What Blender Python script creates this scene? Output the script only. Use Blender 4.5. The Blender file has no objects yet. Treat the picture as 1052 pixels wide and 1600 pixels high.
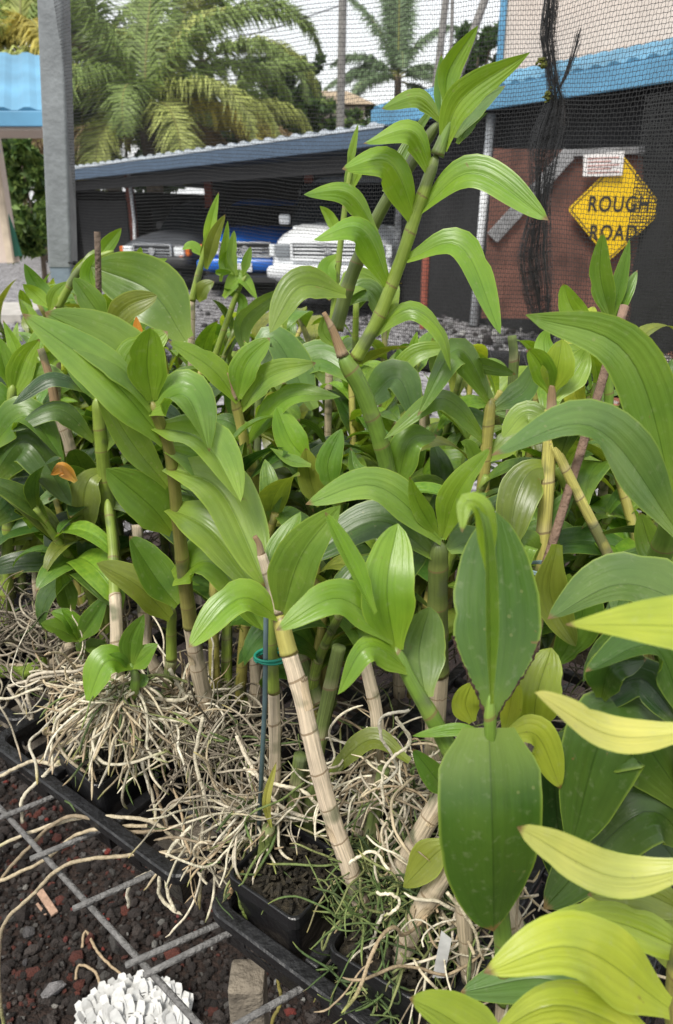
import bpy, math, random
from mathutils import Vector as V, Matrix, noise as NZ
R = math.radians
sc = bpy.context.scene
# ---------------- camera, world, sun, exposure ----------------
CAM = V((0, 0, 1.5)); PITCH = R(22.2); F = 1155.0
cd = bpy.data.cameras.new('camera'); cam = bpy.data.objects.new('camera', cd)
sc.collection.objects.link(cam); sc.camera = cam
cam.location = CAM; cam.rotation_euler = (R(90) - PITCH, 0, 0)
cd.sensor_fit = 'VERTICAL'; cd.sensor_height = 36; cd.sensor_width = 36
cd.lens = 36 * F / 1600; cd.clip_start = .02; cd.clip_end = 600
cd.dof.use_dof = True; cd.dof.focus_distance = .8; cd.dof.aperture_fstop = 10

w = bpy.data.worlds.new('World'); sc.world = w; w.use_nodes = True
nt = w.node_tree; nt.nodes.clear()
def wn(t): return nt.nodes.new(t)
sky = wn('ShaderNodeTexSky'); sky.sky_type = 'NISHITA'; sky.sun_disc = False
SUN_EL, SUN_AZ = R(56), R(212)
sky.sun_elevation = SUN_EL; sky.sun_rotation = SUN_AZ; sky.air_density = 1.4; sky.dust_density = 3
mx = wn('ShaderNodeMixRGB'); mx.inputs[0].default_value = .82
tc = wn('ShaderNodeTexCoord'); nz = wn('ShaderNodeTexNoise'); nz.inputs['Scale'].default_value = 1.6; nz.inputs['Detail'].default_value = 5
nt.links.new(tc.outputs['Generated'], nz.inputs[0])
rp = wn('ShaderNodeValToRGB'); rp.color_ramp.elements[0].position = .3; rp.color_ramp.elements[0].color = (6.1, 6.3, 6.5, 1)
rp.color_ramp.elements[1].position = .7; rp.color_ramp.elements[1].color = (8.0, 8.0, 7.9, 1)
nt.links.new(nz.outputs[0], rp.inputs[0]); nt.links.new(sky.outputs[0], mx.inputs[1]); nt.links.new(rp.outputs[0], mx.inputs[2])
bg = wn('ShaderNodeBackground'); bg.inputs[1].default_value = .108; nt.links.new(mx.outputs[0], bg.inputs[0])
wo = wn('ShaderNodeOutputWorld'); nt.links.new(bg.outputs[0], wo.inputs[0])
sl = bpy.data.lights.new('sun', 'SUN'); so = bpy.data.objects.new('sun', sl); sc.collection.objects.link(so)
sl.energy = 2.3; sl.angle = R(16); sl.color = (1, .96, .88)
# sun direction: sky rotation is clockwise from +Y
sd = V((math.sin(SUN_AZ) * math.cos(SUN_EL), math.cos(SUN_AZ) * math.cos(SUN_EL), math.sin(SUN_EL)))
so.rotation_euler = sd.to_track_quat('Z', 'Y').to_euler(); so.location = (0, 0, 20)
sc.view_settings.view_transform = 'Standard'; sc.view_settings.look = 'None'
sc.view_settings.exposure = 0.74; sc.view_settings.gamma = 1
sc.cycles.max_bounces = 8; sc.cycles.transparent_max_bounces = 8
sc.cycles.caustics_reflective = False; sc.cycles.caustics_refractive = False

# ---------------- helpers ----------------
CS, SN = math.cos(PITCH), math.sin(PITCH)
def ray(x, y):
    a = (x - 526) / F; b = (800 - y) / F
    return V((a, CS + b * SN, -SN + b * CS))
def P(x, y, Y):
    d = ray(x, y); return CAM + d * (Y / d.y)
def G(x, y, z=0.0):
    d = ray(x, y); return CAM + d * ((z - CAM.z) / d.z)
def depth(p):
    q = p - CAM; return q.y * CS - q.z * SN
BD = V((.80, -.60, 0)); BN = V((.60, .80, 0)); B0 = V((-.142, .573, 0))   # the bench's own axes
def BW(u, v, z=0.0): return B0 + BD * u + BN * v + V((0, 0, z))
def tag(o, label=None, cat=None, group=None, kind=None):
    if label: o['label'] = label
    if cat: o['category'] = cat
    if group: o['group'] = group
    if kind: o['kind'] = kind
    return o
def link(o, parent=None):
    sc.collection.objects.link(o)
    if parent: o.parent = parent
    return o
def empty(name, loc, label, cat, group=None):
    o = bpy.data.objects.new(name, None); o.empty_display_size = .02; o.location = loc; link(o)
    return tag(o, label, cat, group)
class MB:
    def __init__(s): s.v = []; s.f = []; s.uv = []; s.c = []; s.mi = []
    def add(s, vs, fs, uv=None, col=None, mi=0):
        n = len(s.v); s.v += [tuple(x) for x in vs]; s.f += [tuple(i + n for i in f) for f in fs]
        s.uv += uv if uv else [(0, 0)] * len(vs)
        s.c += col if isinstance(col, list) else [col or (1, 1, 1)] * len(vs)
        s.mi += [mi] * len(fs); return s
    def box(s, c, size, mat=None, col=None, mi=0):
        x, y, z = [k / 2 for k in size]; c = V(c)
        vs = [V((a * x, b * y, d * z)) for a in (-1, 1) for b in (-1, 1) for d in (-1, 1)]
        if mat: vs = [mat @ p for p in vs]
        return s.add([p + c for p in vs], [(0, 1, 3, 2), (4, 6, 7, 5), (0, 4, 5, 1), (2, 3, 7, 6), (0, 2, 6, 4), (1, 5, 7, 3)], None, col, mi)
    def beam(s, a, b, wd, h, col=None, mi=0):   # box from a to b (centre line), width in plan, height
        a, b = V(a), V(b); t = (b - a); L = t.length; t.normalize()
        up = V((0, 0, 1)) if abs(t.z) < .95 else V((0, 1, 0))
        x = t.cross(up).normalized(); z = x.cross(t)
        vs = [p + x * (i * wd / 2) + z * (j * h / 2) for p in (a, b) for i, j in ((-1, -1), (1, -1), (1, 1), (-1, 1))]
        return s.add(vs, [(0, 1, 2, 3), (7, 6, 5, 4), (0, 4, 5, 1), (1, 5, 6, 2), (2, 6, 7, 3), (3, 7, 4, 0)], None, col, mi)
    def tube(s, pts, rad, n=8, col=None, cap=True, mi=0, vv=None, ridge=0, rk=7):
        pts = [V(p) for p in pts]; m = len(pts)
        if not isinstance(rad, (list, tuple)): rad = [rad] * m
        vs = []; uv = []; cl = []; L = 0
        t0 = (pts[1] - pts[0]).normalized()
        ax = t0.cross(V((0, 0, 1)) if abs(t0.z) < .9 else V((1, 0, 0))).normalized()
        for i, p in enumerate(pts):
            t = (pts[min(i + 1, m - 1)] - pts[max(i - 1, 0)])
            t = t.normalized() if t.length > 1e-9 else t0
            ax = (ax - t * ax.dot(t)); ax = ax.normalized() if ax.length > 1e-6 else t.orthogonal().normalized()
            bi = t.cross(ax)
            if i: L += (p - pts[i - 1]).length
            for k in range(n):
                an = 2 * math.pi * k / n; rq = rad[i] * (1 + ridge * math.cos(an * rk + math.sin(L * 60)))
                vs.append(p + (ax * math.cos(an) + bi * math.sin(an)) * rq); uv.append((k / n, vv[i] if vv else L))
                cl.append(col[i] if isinstance(col, list) else (col or (1, 1, 1)))
        fs = [(i * n + k, i * n + (k + 1) % n, (i + 1) * n + (k + 1) % n, (i + 1) * n + k) for i in range(m - 1) for k in range(n)]
        if cap: fs += [tuple(range(n - 1, -1, -1)), tuple((m - 1) * n + k for k in range(n))]
        return s.add(vs, fs, uv, cl, mi)
    def build(s, name, mats, parent=None, smooth=False, bevel=0):
        me = bpy.data.meshes.new(name)
        o0 = parent_loc(parent)
        me.from_pydata([(a[0] - o0.x, a[1] - o0.y, a[2] - o0.z) for a in s.v], [], s.f)
        if any(u != (0, 0) for u in s.uv):
            ul = me.uv_layers.new(name='UVMap'); vi = [0] * len(me.loops); me.loops.foreach_get('vertex_index', vi)
            fl = []
            for i in vi: fl += s.uv[i]
            ul.data.foreach_set('uv', fl)
        if any(c != (1, 1, 1) for c in s.c):
            at = me.color_attributes.new('Col', 'FLOAT_COLOR', 'POINT'); fl = []
            for c in s.c: fl += [c[0], c[1], c[2], 1]
            at.data.foreach_set('color', fl)
        if not isinstance(mats, (list, tuple)): mats = [mats]
        for m in mats: me.materials.append(m)
        if len(mats) > 1: me.polygons.foreach_set('material_index', s.mi)
        if smooth: me.polygons.foreach_set('use_smooth', [True] * len(me.polygons))
        me.update()
        o = bpy.data.objects.new(name, me); link(o, parent)
        if bevel:
            b = o.modifiers.new('bevel', 'BEVEL'); b.width = bevel; b.segments = 2; b.limit_method = 'ANGLE'
        return o
def parent_loc(p):
    l = V((0, 0, 0))
    while p: l += V(p.location); p = p.parent
    return l
def cr(pts, n):      # catmull-rom through pts, n samples
    pts = [V(p) for p in pts]
    if len(pts) == 2: return [pts[0].lerp(pts[1], i / (n - 1)) for i in range(n)]
    q = [pts[0] * 2 - pts[1]] + pts + [pts[-1] * 2 - pts[-2]]
    seg = len(pts) - 1; out = []
    for i in range(n):
        t = i / (n - 1) * seg; k = min(int(t), seg - 1); t -= k
        a, b, c, d = q[k:k + 4]
        out.append(.5 * ((2 * b) + (c - a) * t + (2 * a - 5 * b + 4 * c - d) * t * t + (3 * b - a - 3 * c + d) * t ** 3))
    # even spacing
    L = [0]
    for i in range(1, n): L.append(L[-1] + (out[i] - out[i - 1]).length)
    res = []; j = 0
    for i in range(n):
        x = L[-1] * i / (n - 1)
        while j < n - 2 and L[j + 1] < x: j += 1
        h = L[j + 1] - L[j]; res.append(out[j].lerp(out[j + 1], (x - L[j]) / h if h > 1e-9 else 0))
    return res
def sst(a, b, x):
    x = max(0, min(1, (x - a) / (b - a))); return x * x * (3 - 2 * x)

# ---------------- materials ----------------
def material(name, col=(.5, .5, .5), rough=.6, var=.15, scale=8, metal=0, bump=.0, bscale=60, spec=.5, detail=6, col2=None, attr=False, coords='Object'):
    m = bpy.data.materials.new(name); m.use_nodes = True; n = m.node_tree.nodes; l = m.node_tree.links
    b = n['Principled BSDF']; b.inputs['Roughness'].default_value = rough; b.inputs['Metallic'].default_value = metal
    b.inputs['Specular IOR Level'].default_value = spec
    t = n.new('ShaderNodeTexCoord'); z = n.new('ShaderNodeTexNoise'); z.inputs['Scale'].default_value = scale; z.inputs['Detail'].default_value = detail
    l.new(t.outputs[coords], z.inputs[0])
    r = n.new('ShaderNodeValToRGB'); e = r.color_ramp.elements
    e[0].position = .3; e[1].position = .7
    e[0].color = (*[c * (1 - var) for c in col], 1); e[1].color = (*(col2 or [min(1, c * (1 + var)) for c in col]), 1)
    l.new(z.outputs[0], r.inputs[0]); out = r.outputs[0]
    if attr:
        a = n.new('ShaderNodeAttribute'); a.attribute_name = 'Col'; mm = n.new('ShaderNodeMixRGB'); mm.blend_type = 'MULTIPLY'; mm.inputs[0].default_value = 1
        l.new(a.outputs[0], mm.inputs[1]); l.new(out, mm.inputs[2]); out = mm.outputs[0]
    l.new(out, b.inputs['Base Color'])
    if bump:
        z2 = n.new('ShaderNodeTexNoise'); z2.inputs['Scale'].default_value = bscale; z2.inputs['Detail'].default_value = 8
        l.new(t.outputs[coords], z2.inputs[0]); bp = n.new('ShaderNodeBump'); bp.inputs['Strength'].default_value = bump; bp.inputs['Distance'].default_value = .02
        l.new(z2.outputs[0], bp.inputs['Height']); l.new(bp.outputs[0], b.inputs['Normal'])
    return m

def mathn(n, l, op, a, b=None, c=None):
    x = n.new('ShaderNodeMath'); x.operation = op
    for i, k in enumerate((a, b, c)):
        if k is None: continue
        if isinstance(k, (int, float)): x.inputs[i].default_value = k
        else: l.new(k, x.inputs[i])
    return x.outputs[0]

def leaf_material():
    m = bpy.data.materials.new('orchid_leaf'); m.use_nodes = True; n = m.node_tree.nodes; l = m.node_tree.links
    b = n['Principled BSDF']; out = n['Material Output']
    oi = n.new('ShaderNodeObjectInfo'); uv = n.new('ShaderNodeUVMap'); sp = n.new('ShaderNodeSeparateXYZ'); l.new(uv.outputs[0], sp.inputs[0])
    u = sp.outputs[0]; v = sp.outputs[1]        # u: -1..1 across, v: 0..1 along
    au = mathn(n, l, 'ABSOLUTE', u)
    tc = n.new('ShaderNodeTexCoord')
    def rnd(k): return mathn(n, l, 'MULTIPLY', oi.outputs['Random'], k)
    # broad patches
    z = n.new('ShaderNodeTexNoise'); z.noise_dimensions = '4D'; z.inputs['Scale'].default_value = 22; z.inputs['Detail'].default_value = 4
    l.new(tc.outputs['Object'], z.inputs[0]); l.new(rnd(40), z.inputs['W'])
    # streaks along the veins
    cx = n.new('ShaderNodeCombineXYZ'); l.new(mathn(n, l, 'MULTIPLY', u, 4.5), cx.inputs[0]); l.new(mathn(n, l, 'MULTIPLY', v, 1.3), cx.inputs[1]); l.new(rnd(30), cx.inputs[2])
    st = n.new('ShaderNodeTexNoise'); st.inputs['Scale'].default_value = 1.6; st.inputs['Detail'].default_value = 5; l.new(cx.outputs[0], st.inputs[0])
    val = mathn(n, l, 'ADD', mathn(n, l, 'MULTIPLY_ADD', z.outputs[0], .8, .36), mathn(n, l, 'MULTIPLY', st.outputs[0], .4))
    hs = n.new('ShaderNodeHueSaturation'); l.new(oi.outputs['Color'], hs.inputs['Color']); l.new(val, hs.inputs['Value'])
    l.new(mathn(n, l, 'MULTIPLY_ADD', z.outputs[0], -.05, .525), hs.inputs['Hue'])
    # paler towards the sheath, a few dark specks
    edge = n.new('ShaderNodeMapRange'); l.new(au, edge.inputs[0]); edge.inputs[1].default_value = .93; edge.inputs[2].default_value = 1.0; edge.inputs[4].default_value = .5
    base = n.new('ShaderNodeMapRange'); l.new(v, base.inputs[0]); base.inputs[1].default_value = .0; base.inputs[2].default_value = .25; base.inputs[3].default_value = .35; base.inputs[4].default_value = 0
    rib = n.new('ShaderNodeMapRange'); l.new(au, rib.inputs[0]); rib.inputs[1].default_value = .0; rib.inputs[2].default_value = .03; rib.inputs[3].default_value = .9; rib.inputs[4].default_value = 0
    mk = mathn(n, l, 'MAXIMUM', edge.outputs[0], base.outputs[0])
    m1 = n.new('ShaderNodeMixRGB'); m1.inputs[2].default_value = (.36, .48, .07, 1); l.new(mk, m1.inputs[0]); l.new(hs.outputs[0], m1.inputs[1])
    vo = n.new('ShaderNodeTexVoronoi'); vo.inputs['Scale'].default_value = 95; l.new(tc.outputs['Object'], vo.inputs[0])
    z3 = n.new('ShaderNodeTexNoise'); z3.inputs['Scale'].default_value = 30; l.new(tc.outputs['Object'], z3.inputs[0])
    spk = mathn(n, l, 'MULTIPLY', mathn(n, l, 'LESS_THAN', vo.outputs['Distance'], .13), mathn(n, l, 'GREATER_THAN', z3.outputs[0], .58))
    m2 = n.new('ShaderNodeMixRGB'); m2.inputs[2].default_value = (.30, .30, .14, 1); l.new(mathn(n, l, 'MULTIPLY', spk, .28), m2.inputs[0]); l.new(m1.outputs[0], m2.inputs[1])
    # brown tips, scars and dirty blotches on some leaves
    tipm = n.new('ShaderNodeMapRange'); l.new(mathn(n, l, 'ADD', v, mathn(n, l, 'MULTIPLY', st.outputs[0], .06)), tipm.inputs[0]); tipm.inputs[1].default_value = .985; tipm.inputs[2].default_value = 1.01
    tm = mathn(n, l, 'MULTIPLY', tipm.outputs[0], mathn(n, l, 'GREATER_THAN', oi.outputs['Random'], .45))
    z5 = n.new('ShaderNodeTexNoise'); z5.noise_dimensions = '4D'; z5.inputs['Scale'].default_value = 75; z5.inputs['Detail'].default_value = 3; z5.inputs['Distortion'].default_value = 1.2; l.new(tc.outputs['Object'], z5.inputs[0]); l.new(rnd(17), z5.inputs['W'])
    sc_ = n.new('ShaderNodeMapRange'); l.new(z5.outputs[0], sc_.inputs[0]); sc_.inputs[1].default_value = .70; sc_.inputs[2].default_value = .76; sc_.inputs[4].default_value = .75
    m6 = n.new('ShaderNodeMixRGB'); m6.inputs[2].default_value = (.20, .13, .05, 1); l.new(mathn(n, l, 'MAXIMUM', tm, sc_.outputs[0]), m6.inputs[0]); l.new(m2.outputs[0], m6.inputs[1])
    z6 = n.new('ShaderNodeTexNoise'); z6.inputs['Scale'].default_value = 160; z6.inputs['Detail'].default_value = 6; l.new(tc.outputs['Object'], z6.inputs[0])
    ds = n.new('ShaderNodeMapRange'); l.new(z6.outputs[0], ds.inputs[0]); ds.inputs[1].default_value = .58; ds.inputs[2].default_value = .8; ds.inputs[4].default_value = .2
    m7 = n.new('ShaderNodeMixRGB'); m7.inputs[2].default_value = (.40, .42, .30, 1); l.new(ds.outputs[0], m7.inputs[0]); l.new(m6.outputs[0], m7.inputs[1]); m2 = m7
    ge = n.new('ShaderNodeNewGeometry')
    m3 = n.new('ShaderNodeMixRGB'); m3.inputs[2].default_value = (.24, .36, .12, 1); l.new(mathn(n, l, 'MULTIPLY', ge.outputs['Backfacing'], .0), m3.inputs[0]); l.new(m2.outputs[0], m3.inputs[1])
    m5 = n.new('ShaderNodeMixRGB'); m5.blend_type = 'MULTIPLY'; m5.inputs[2].default_value = (.5, .55, .45, 1); l.new(rib.outputs[0], m5.inputs[0]); l.new(m3.outputs[0], m5.inputs[1]); m3 = m5
    l.new(m3.outputs[0], b.inputs['Base Color'])
    b.inputs['Roughness'].default_value = .34; b.inputs['Specular IOR Level'].default_value = .55
    rr = n.new('ShaderNodeMapRange'); l.new(z.outputs[0], rr.inputs[0]); rr.inputs[3].default_value = .24; rr.inputs[4].default_value = .46; l.new(rr.outputs[0], b.inputs['Roughness'])
    # vein relief
    sn = mathn(n, l, 'SINE', mathn(n, l, 'MULTIPLY', au, 19.0))
    gr = n.new('ShaderNodeMapRange'); l.new(au, gr.inputs[0]); gr.inputs[2].default_value = .05
    h = mathn(n, l, 'ADD', mathn(n, l, 'ADD', mathn(n, l, 'MULTIPLY', sn, .09), mathn(n, l, 'MULTIPLY', st.outputs[0], .8)), mathn(n, l, 'MULTIPLY', gr.outputs[0], .35))
    bp = n.new('ShaderNodeBump'); bp.inputs['Strength'].default_value = .55; bp.inputs['Distance'].default_value = .0015; l.new(h, bp.inputs['Height'])
    l.new(bp.outputs[0], b.inputs['Normal'])
    tr = n.new('ShaderNodeBsdfTranslucent'); g = n.new('ShaderNodeMixRGB'); g.blend_type = 'MULTIPLY'; g.inputs[0].default_value = 1
    l.new(m3.outputs[0], g.inputs[1]); g.inputs[2].default_value = (1.5, 1.45, .6, 1); l.new(g.outputs[0], tr.inputs[0])
    ms = n.new('ShaderNodeMixShader'); ms.inputs[0].default_value = .31; l.new(b.outputs[0], ms.inputs[1]); l.new(tr.outputs[0], ms.inputs[2]); l.new(ms.outputs[0], out.inputs[0])
    return m
M_LEAF = leaf_material()

def cane_material(name, dry):
    m = bpy.data.materials.new(name); m.use_nodes = True; n = m.node_tree.nodes; l = m.node_tree.links
    b = n['Principled BSDF']; oi = n.new('ShaderNodeObjectInfo'); uv = n.new('ShaderNodeUVMap'); sp = n.new('ShaderNodeSeparateXYZ'); l.new(uv.outputs[0], sp.inputs[0])
    ang = mathn(n, l, 'MULTIPLY', sp.outputs[0], 6.2832)
    cx = n.new('ShaderNodeCombineXYZ')
    k = 5.0 if dry else 2.2
    l.new(mathn(n, l, 'MULTIPLY', mathn(n, l, 'SINE', ang), k), cx.inputs[0]); l.new(mathn(n, l, 'MULTIPLY', mathn(n, l, 'COSINE', ang), k), cx.inputs[1])
    l.new(mathn(n, l, 'MULTIPLY', sp.outputs[1], 22.0), cx.inputs[2])
    st = n.new('ShaderNodeTexNoise'); st.inputs['Scale'].default_value = 1.5; st.inputs['Detail'].default_value = 6; l.new(cx.outputs[0], st.inputs[0])
    tc = n.new('ShaderNodeTexCoord'); z = n.new('ShaderNodeTexNoise'); z.inputs['Scale'].default_value = 45; z.inputs['Detail'].default_value = 5; l.new(tc.outputs['Object'], z.inputs[0])
    hs = n.new('ShaderNodeHueSaturation'); l.new(oi.outputs['Color'], hs.inputs['Color'])
    l.new(mathn(n, l, 'ADD', mathn(n, l, 'MULTIPLY_ADD', st.outputs[0], 1.7 if dry else .7, -.08 if dry else .2), mathn(n, l, 'MULTIPLY', z.outputs[0], .6)), hs.inputs['Value'])
    # node rings every 32 mm (uv.y is metres)
    fr = mathn(n, l, 'FRACT', mathn(n, l, 'ADD', mathn(n, l, 'DIVIDE', sp.outputs[1], .034), mathn(n, l, 'MULTIPLY', mathn(n, l, 'SINE', ang), .03)))
    ring = mathn(n, l, 'LESS_THAN', fr, .045)
    near = n.new('ShaderNodeMapRange'); l.new(fr, near.inputs[0]); near.inputs[1].default_value = 0; near.inputs[2].default_value = .3; near.inputs[3].default_value = .42 if dry else .22; near.inputs[4].default_value = 0
    m1 = n.new('ShaderNodeMixRGB'); m1.inputs[2].default_value = (.50, .40, .29, 1) if dry else (.36, .38, .10, 1); l.new(near.outputs[0], m1.inputs[0]); l.new(hs.outputs[0], m1.inputs[1])
    m2 = n.new('ShaderNodeMixRGB'); m2.inputs[2].default_value = (.17, .11, .05, 1); l.new(mathn(n, l, 'MULTIPLY', ring, .7), m2.inputs[0]); l.new(m1.outputs[0], m2.inputs[1])
    # mould patches on dry sheaths
    z4 = n.new('ShaderNodeTexNoise'); z4.inputs['Scale'].default_value = 28; l.new(tc.outputs['Object'], z4.inputs[0])
    m4 = n.new('ShaderNodeMixRGB'); m4.inputs[2].default_value = (.09, .11, .05, 1)
    pr = n.new('ShaderNodeMapRange'); l.new(z4.outputs[0], pr.inputs[0]); pr.inputs[1].default_value = .56; pr.inputs[2].default_value = .66; pr.inputs[4].default_value = .75
    l.new(pr.outputs[0], m4.inputs[0]); l.new(m2.outputs[0], m4.inputs[1])
    l.new(m4.outputs[0], b.inputs['Base Color'])
    b.inputs['Roughness'].default_value = .75 if dry else .42
    bp = n.new('ShaderNodeBump'); bp.inputs['Strength'].default_value = .7 if dry else .3; bp.inputs['Distance'].default_value = .002
    l.new(mathn(n, l, 'SUBTRACT', st.outputs[0], mathn(n, l, 'MULTIPLY', ring, .5)), bp.inputs['Height']); l.new(bp.outputs[0], b.inputs['Normal'])
    return m
M_CANE = cane_material('cane_green', False); M_DRY = cane_material('cane_papery_sheath', True)
M_ROOT = material('aerial_root', (.9, .88, .84), .75, .38, 160, attr=True, bump=.3, bscale=400)
M_PLAST = material('black_plastic', (.012, .012, .013), .42, .3, 30, bump=.25, bscale=90, spec=.5)
M_POTB = material('pot_plastic', (.010, .010, .011), .3, .3, 20, bump=.15, bscale=60)
M_MIX = material('bark_mix', (.028, .022, .012), .9, .6, 90, bump=.8, bscale=120)
# ---------------- ground ----------------
def ground_material():
    m = material('ground_gravel', (.10, .095, .09), .95, .35, 5, bump=.9, bscale=45, coords='Object')
    n = m.node_tree.nodes; l = m.node_tree.links; b = n['Principled BSDF']
    t = n.new('ShaderNodeTexCoord'); v = n.new('ShaderNodeTexVoronoi'); v.inputs['Scale'].default_value = 22; l.new(t.outputs['Object'], v.inputs[0])
    r = n.new('ShaderNodeValToRGB'); e = r.color_ramp.elements; e[0].color = (.05, .047, .047, 1); e[1].color = (.33, .32, .33, 1); e[1].position = .8
    e2 = e.new(.4); e2.color = (.14, .135, .14, 1)
    sx = n.new('ShaderNodeSeparateXYZ'); l.new(v.outputs['Color'], sx.inputs[0]); l.new(sx.outputs[0], r.inputs[0]); l.new(r.outputs[0], b.inputs['Base Color'])
    return m
M_ROAD = ground_material()
M_CIND = material('cinder_bed', (.032, .019, .014), .95, .55, 60, bump=1.0, bscale=140)
g = MB(); g.add([(-120, -20, 0), (120, -20, 0), (120, 200, 0), (-120, 200, 0)], [(0, 1, 2, 3)])
tag(g.build('ground', M_CIND), kind='structure')
g = MB(); g.add([(-60, 3.4, .004), (60, 3.4, .004), (60, 60, .004), (-60, 60, .004)], [(0, 1, 2, 3)])
tag(g.build('gravel_road', M_ROAD), kind='structure')
g = MB(); g.box((-7.6, 11.6, .06), (6.2, 1.6, .12))
tag(g.build('concrete_path', material('path_concrete', (.42, .40, .37), .9, .2, 6, bump=.3)), kind='structure')

def ico():
    t = (1 + 5 ** .5) / 2
    vs = [V(p).normalized() for p in [(-1, t, 0), (1, t, 0), (-1, -t, 0), (1, -t, 0), (0, -1, t), (0, 1, t), (0, -1, -t), (0, 1, -t), (t, 0, -1), (t, 0, 1), (-t, 0, -1), (-t, 0, 1)]]
    fs = [(0, 11, 5), (0, 5, 1), (0, 1, 7), (0, 7, 10), (0, 10, 11), (1, 5, 9), (5, 11, 4), (11, 10, 2), (10, 7, 6), (7, 1, 8), (3, 9, 4), (3, 4, 2), (3, 2, 6), (3, 6, 8), (3, 8, 9), (4, 9, 5), (2, 4, 11), (6, 2, 10), (8, 6, 7), (9, 8, 1)]
    return vs, fs
ICO = ico()
def stones(mb, n, fn, size, cols, rng):
    for i in range(n):
        x, y, z = fn(rng); s = size * math.exp(rng.gauss(0, .45)); c = rng.choice(cols)
        k = rng.uniform(.7, 1.25); c = (c[0] * k, c[1] * k, c[2] * k)
        ax = V((rng.gauss(0, 1), rng.gauss(0, 1), rng.gauss(0, 1))).normalized(); rot = Matrix.Rotation(rng.uniform(0, 6.28), 3, ax)
        sx, sy, sz = rng.uniform(.7, 1.2), rng.uniform(.6, 1), rng.uniform(.45, .8)
        vs = [rot @ (V((p.x * sx, p.y * sy, p.z * sz)) * (s * rng.uniform(.78, 1.15))) + V((x, y, z + s * .25)) for p in ICO[0]]
        mb.add(vs, ICO[1], None, c)
rng = random.Random(4)
M_STONE = material('cinder_stone', (.95, .95, .95), .92, .25, 150, attr=True, bump=.9, bscale=350)
dark = [(.030, .022, .018)] * 12 + [(.05, .038, .033)] * 9 + [(.085, .068, .06)] * 5 + [(.16, .045, .03)] * 2 + [(.13, .12, .11)] * 2
g = MB()
stones(g, 13000, lambda r: (r.uniform(-1.05, .12), r.uniform(.85, 1.95), r.uniform(-.002, .006)), .0062, dark, rng)
stones(g, 1500, lambda r: (r.uniform(-2.4, .6), r.uniform(.9, 3.4), 0), .010, dark, rng)
stones(g, 420, lambda r: (r.uniform(-1.05, .1), r.uniform(.85, 1.9), .004), .0058, [(.30, .05, .035), (.30, .05, .035), (.24, .06, .05), (.22, .21, .20), (.07, .05, .045), (.35, .33, .30), (.06, .045, .04), (.05, .035, .03), (.4, .39, .36)], rng)
tag(g.build('cinder_gravel', M_STONE), kind='stuff')
g = MB()
stones(g, 2600, lambda r: (r.uniform(-9, 3), r.uniform(4.5, 13), .004), .028, [(.2, .19, .2), (.10, .09, .10), (.32, .31, .32), (.06, .06, .06)], rng)
tag(g.build('grey_road_stones', M_STONE), kind='stuff')
g = MB()
def mound(r):
    x = r.uniform(1.6, 5.2); y = r.uniform(5.6, 8.3); return (x, y, .10 * max(0, 1 - abs(y - 7) / 1.6) * r.random())
stones(g, 2600, mound, .035, [(.42, .16, .09), (.5, .24, .15), (.3, .12, .08), (.55, .5, .46), (.2, .14, .12), (.1, .09, .09)], rng)
tag(g.build('red_rubble', M_STONE), kind='stuff')
# three larger stones and a chip of wood lie on the cinders
for (x, y, s, c, lab) in [(85, 1553, .028, (.42, .40, .40), 'pale grey angular stone beside the heap of plant tags'),
                          (40, 1508, .030, (.13, .12, .125), 'dark grey round stone near the left photo edge on cinders'),
                          (45, 1463, .020, (.16, .15, .15), 'small grey stone above the dark round stone on cinders'),
                          (188, 1482, .026, (.06, .045, .045), 'reddish black lava stone beside the wire bench rod')]:
    g = MB(); p = G(x, y, 0); stones(g, 1, lambda r: (p.x, p.y, .006), s * .8, [c], random.Random(int(x)))
    o = g.build('loose_stone', M_STONE); tag(o, lab, 'stone')
    o.modifiers.new('sub', 'SUBSURF').levels = 1; o.modifiers['sub'].render_levels = 1; o.modifiers['sub'].subdivision_type = 'SIMPLE'
g = MB(); a, b = G(62, 1392, .02), G(86, 1428, .012); g.beam(a, b, .016, .006); g.beam(G(58, 1412, .01), G(72, 1430, .008), .006, .004)
tag(g.build('wood_chip', material('raw_wood', (.42, .27, .19), .8, .25, 90, bump=.4, bscale=200), bevel=.0008), 'pinkish splinter of wood lying on the dark cinders', 'wood chip')

# ---------------- far scenery ----------------
M_BLUE = material('blue_roof_paint', (.095, .26, .40), .5, .28, 1.5, bump=.05)
M_BLUEL = material('light_blue_trim', (.10, .28, .45), .5, .25, 1.5)
M_BLUED = material('carport_roof_metal', (.07, .10, .135), .5, .2, 2)
M_BEIGE = material('beige_wall_paint', (.62, .52, .45), .85, .06, 3, bump=.1, bscale=30)
M_BLACKC = material('black_shade_cloth', (.02, .02, .022), .9, .3, 20, bump=.3, bscale=150)
M_BROWN = material('red_brown_paint', (.125, .055, .040), .8, .55, 2.5, bump=.3, bscale=12)
M_BPOST = material('red_wood_post', (.30, .085, .055), .85, .3, 4)
M_STEEL = material('galvanised_steel', (.22, .235, .245), .5, .22, 14, metal=.35, bump=.12, bscale=60)
M_WHITEP = material('white_paint', (.72, .74, .76), .6, .12, 6)
M_CONC = material('concrete', (.4, .39, .37), .9, .2, 5)

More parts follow.
